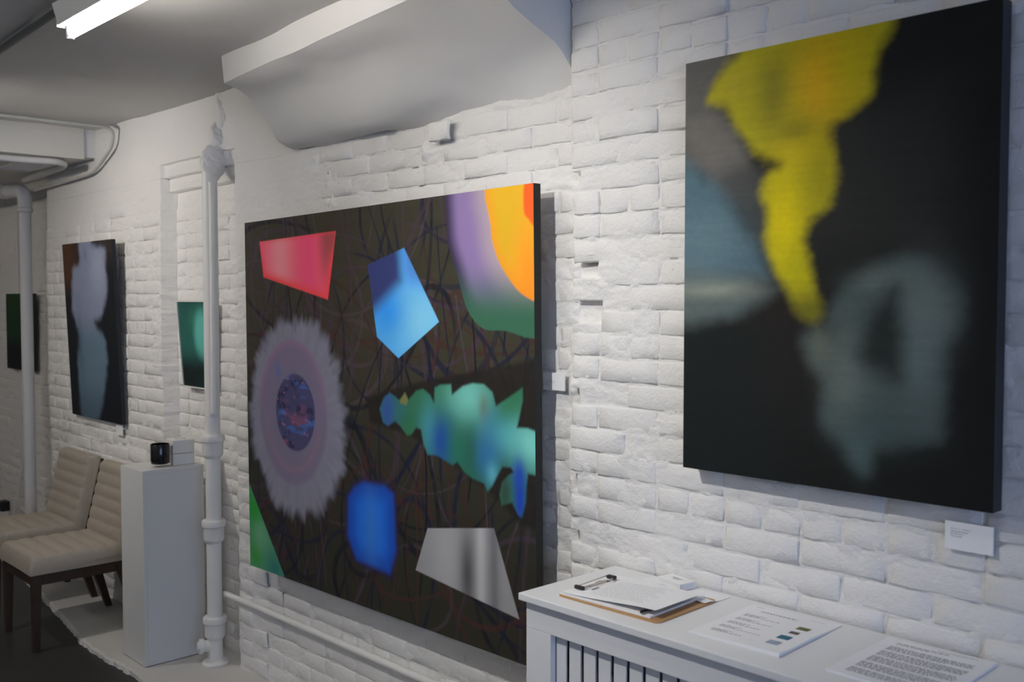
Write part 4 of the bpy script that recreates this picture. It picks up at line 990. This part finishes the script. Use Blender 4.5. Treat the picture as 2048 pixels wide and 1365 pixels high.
# ------------------------------------------------------------------ radiator cover
RX0, RX1, RY0, RT = -1.833, -0.34, -.395, .931
rc = thing('radiator_cover', ((RX0 + RX1) / 2, RY0 / 2, 0), 'white slatted wooden radiator cover under the yellow and black painting', 'radiator cover')
ox, oy = (RX0 + RX1) / 2, RY0 / 2
def rbox(name, x0, x1, y0, y1, z0, z1, bev=.0015, m='cover', parent=None):
    return MB().box(x0 - ox, x1 - ox, y0 - oy, y1 - oy, z0, z1).build(name, M[m], rc, bevel=bev)
rbox('top_board', RX0, RX1, RY0, -.012, RT - .019, RT, .003)
FY = RY0 + .020
zt = RT - .0192
rbox('top_rail', RX0 + .010, RX1 - .010, FY, FY + .019, zt - .072, zt)
rbox('bottom_rail', RX0 + .098, RX1 - .098, FY, FY + .019, .06, .15)
rbox('stile', RX0 + .010, RX0 + .0978, FY, FY + .019, 0.026, zt - .0722)
rbox('stile', RX1 - .0978, RX1 - .010, FY, FY + .019, 0.026, zt - .0722)
for sx in (RX0 + .010, RX1 - .029):
    rbox('side_panel', sx, sx + .019, FY + .0192, -.02, 0.026, zt)
x = RX0 + .0985
k = 0
SP, GAP = .0488, .0105
x = -1.694 + GAP / 2 - SP
while x < RX1 - .0990:
    x1 = min(x + SP - GAP, RX1 - .0985); xa = max(x, RX0 + .0985)
    if x1 - xa > .004: rbox('slat', xa, x1, FY + .0195, FY + .0245, .05, zt - .002, .0008)
    x += SP
rbox('radiator_core', RX0 + .12, RX1 - .12, FY + .09, -.06, .1, .72, .004, 'dark_gap')
rbox('backing_sheet', RX0 + .03, RX1 - .03, FY + .060, FY + .062, .04, zt - .001, 0, 'dark_gap')

# ------------------------------------------------------------------ papers on the cover
def sheet(name, w, h, loc, rotz, label, category, zf=None, n=(14, 18), th=.0004, m='paper', group=None, prints=None, mm=None):
    """a sheet or thin pad of paper, w along x, h along y; zf bends it"""
    t = thing(name, loc, label, category, group, rotz)
    nx, ny = n; zf = zf or (lambda u, v: 0.0)
    V = []; F = []
    for lay in (0, 1):
        for j in range(ny):
            for i in range(nx):
                u, v = i / (nx - 1), j / (ny - 1)
                V.append((u * w, v * h, (zf(u, v) if lay else (zf(u, v) if th < .002 else 0)) + th * lay))
    N = nx * ny
    for j in range(ny - 1):
        for i in range(nx - 1):
            a = j * nx + i
            F.append((a, a + nx, a + nx + 1, a + 1)); F.append((N + a, N + a + 1, N + a + nx + 1, N + a + nx))
    for i in range(nx - 1): F.append((i, i + 1, N + i + 1, N + i)); q = (ny - 1) * nx; F.append((q + i + 1, q + i, N + q + i, N + q + i + 1))
    for j in range(ny - 1): F.append(((j + 1) * nx, j * nx, N + j * nx, N + (j + 1) * nx)); F.append((j * nx + nx - 1, (j + 1) * nx + nx - 1, N + (j + 1) * nx + nx - 1, N + j * nx + nx - 1))
    obj('sheet', mesh('sheet', V, F, False), M[m], t)
    for (pname, rects, pm) in prints or []:
        V = []; F = []
        for (u0, v0, u1, v1) in rects:
            k = max(1, int((u1 - u0) * w / .02))
            for q in range(k):
                ua, ub = u0 + (u1 - u0) * q / k, u0 + (u1 - u0) * (q + 1) / k
                b = len(V)
                for (u, v) in ((ua, v0), (ub, v0), (ub, v1), (ua, v1)): V.append((u * w, v * h, zf(u, v) + th + .0005))
                F.append((b, b + 1, b + 2, b + 3))
        me = bpy.data.meshes.new(pname); me.from_pydata(V, [], F); obj(pname, me, M[pm] if isinstance(pm, str) else pm, t)
    return t
def words(r, u0, u1, v, hgt, dens=.75):
    out = []; u = u0
    while u < u1 - .01:
        l = r.uniform(.015, .06); out.append((u, v, min(u + l, u1), v + hgt)); u += l + .012
    return out
rr_ = random.Random(5)
# clipboard with a sprung wire clip
CB = thing('clipboard', (-1.745, -.343, RT), 'brown hardboard clipboard with a wire clip on the radiator cover', 'clipboard', rotz=math.radians(1.5))
cb = bmesh.new(); cw, chh, cr = .318, .248, .016
P = []
for (cx, cy, a0) in ((cw - cr, cr, -90), (cw - cr, chh - cr, 0), (cr, chh - cr, 90), (cr, cr, 180)):
    for q in range(6): a = math.radians(a0 + q * 18); P.append((cx + cr * math.cos(a), cy + cr * math.sin(a)))
nP = len(P)
MB().add([(x, y, 0) for x, y in P] + [(x, y, .0042) for x, y in P], [tuple(range(nP))[::-1], tuple(range(nP, 2 * nP))] + [(i, (i + 1) % nP, nP + (i + 1) % nP, nP + i) for i in range(nP)]).build('board', M['masonite'], CB, bevel=.0008)
cb.free()
cz = .0165
CP = MB().box(.022, .040, .062, .170, .0104, .0118).build('clip', M['steel'], CB, bevel=.0006)
MB().tube(bend([(.018, .058, cz), (.018, .176, cz + .004)], .005), .0016, 8).build('wire_bar', M['steel'], CP, smooth=True)
MB().tube(bend([(.030, .052, cz + .001), (.048, .070, cz + .002), (.048, .095, cz + .003), (.040, .108, cz + .006), (.046, .125, cz + .006), (.050, .165, cz + .004), (.030, .182, cz + .004)], .01), .0014, 8).build('wire_jaw', M['steel'], CP, smooth=True)
for (a, b, c) in (((.014, .050), (.044, .060), 0), ((.020, .172), (.046, .186), .003)):
    MB().box(a[0], b[0], a[1], b[1], cz - .005 + c, cz + .0045 + c).build('rubber_grip', M['rubber'], CP, bevel=.003)
Z1 = RT + .0046
sheet('paper_stack', .281, .230, (-1.739, -.337, Z1), math.radians(2.5), 'thin pad of white pages held on the clipboard', 'paper', lambda u, v: .0012 * math.sin(u * 3.1) ** 2 + .001 * u * v, th=.0045)
def curl(u, v): return .0075 * math.sin(u * math.pi * .62) ** 2 + .0065 * max(0, u - .55) * (1.3 - v) * 1.2 + .004 * u
pr_ = []
for k in range(13): pr_ += words(rr_, .20, .20 + rr_.uniform(.50, .62), .86 - k * .057, .008)
sheet('loose_page', .285, .196, (-1.730, -.335, Z1 + .0056), math.radians(3.2), 'curled white printed page on top of the clipboard pad', 'paper', curl, th=.0003,
      prints=[('print', pr_, 'ink_grey'), ('heading', [(.13, .34, .155, .47), (.158, .30, .172, .46)], 'ink_mid')])
MB().tube([(-1.482, -.329, RT + .0155), (-1.474, -.18, RT + .0155)], .0040, 12).build('pen', M['black_plastic'], smooth=True, bevel=.0008, label='black pen tucked under the curled page on the clipboard', category='pen')
pr2 = []
for (u, v) in ((.30, .50), (.52, .36), (.74, .22), (.30, .22)): pr2 += words(rr_, u, u + .18, v, .020) + words(rr_, u, u + .13, v - .05, .016)
sheet('price_sheet', .255, .105, (-1.690, -.130, RT + .0006), math.radians(-2.0), 'white printed sheet under the stack of cards', 'paper', lambda u, v: .0098 * float(1 - sstep(.15, .6, np.array(v))) * (1 - .4 * u ** 3), th=.0006, prints=[('print', pr2, 'ink_grey')])
# stack of business cards, squared but for a few
cs = thing('card_stack', (-1.585, -.056, RT + .0026), 'small stack of white business cards beside the clipboard', 'card stack', rotz=math.radians(-12))
for k in range(12):
    MB().box(-.0445 + rr_.uniform(-.001, .001), .0445, -.0255 + rr_.uniform(-.001, .001), .0255, k * .0015, k * .0015 + .0013).build('card', M['card'], cs)
MB().add([(x, y, .0184) for (a, b, c, d) in ((-.02, .006, .018, .008), (-.016, .001, .012, .003), (-.012, -.004, .010, -.002)) for (x, y) in ((a, b), (c, b), (c, d), (a, d))], [(0, 1, 2, 3), (4, 5, 6, 7), (8, 9, 10, 11)]).build('print', M['ink_mid'], cs)
# exhibition sheet with four small pictures
def thumb(name, c): return mat(name, tuple(lin(c) * 1.8), .6, .2, var=.5, vscale=90)
lines = words(rr_, .20, .62, .83, .018)
body = words(rr_, .08, .17, .93, .008) + words(rr_, .70, .88, .93, .008)
for k in range(5):
    v = .70 - k * .125
    body += words(rr_, .12, .36, v, .010) + words(rr_, .12, .30, v - .022, .010) + words(rr_, .12, .55 + rr_.uniform(-.08, .1), v - .044, .010)
def flat(u, v): return .003 * u * (1 - v) * 2 + .0012 * math.sin(v * 9 + u * 3) * u
sheet('exhibition_sheet', .228, .284, (-1.345, -.327, RT + .0004), math.radians(2.0), 'white exhibition sheet with four small printed pictures', 'paper', flat, th=.0026,
      prints=[('heading', lines, 'ink_mid'), ('print', body, 'ink_grey'),
              ('thumbnail_print', [(.74, .62, .87, .70)], thumb('thumb_yellow', (78, 80, 40))), ('thumbnail_print', [(.75, .49, .85, .55)], thumb('thumb_brown', (66, 58, 58))),
              ('thumbnail_print', [(.73, .33, .86, .42)], thumb('thumb_teal', (30, 78, 96))), ('thumbnail_print', [(.73, .17, .86, .26)], thumb('thumb_grey', (112, 122, 138)))])
para = []
for (n_, v) in ((5, .80), (6, .66), (6, .50), (6, .335), (5, .17)):
    for k in range(n_): para += words(rr_, .13, .90 - (.2 if k == n_ - 1 else 0) + rr_.uniform(-.02, .02), v - k * .022, .013)
sheet('statement_sheet', .232, .283, (-1.010, -.318, RT + .0004), math.radians(1.0), 'white sheet of dense printed text at the right end of the cover', 'paper', lambda u, v: .004 * (1 - u) * (1 - v) + .004 * u * u * v, th=.0022,
      prints=[('heading', words(rr_, .14, .62, .90, .014) + words(rr_, .5, .86, .945, .008) + words(rr_, .14, .45, .872, .009), 'ink_mid'), ('print', para, 'ink_grey')])
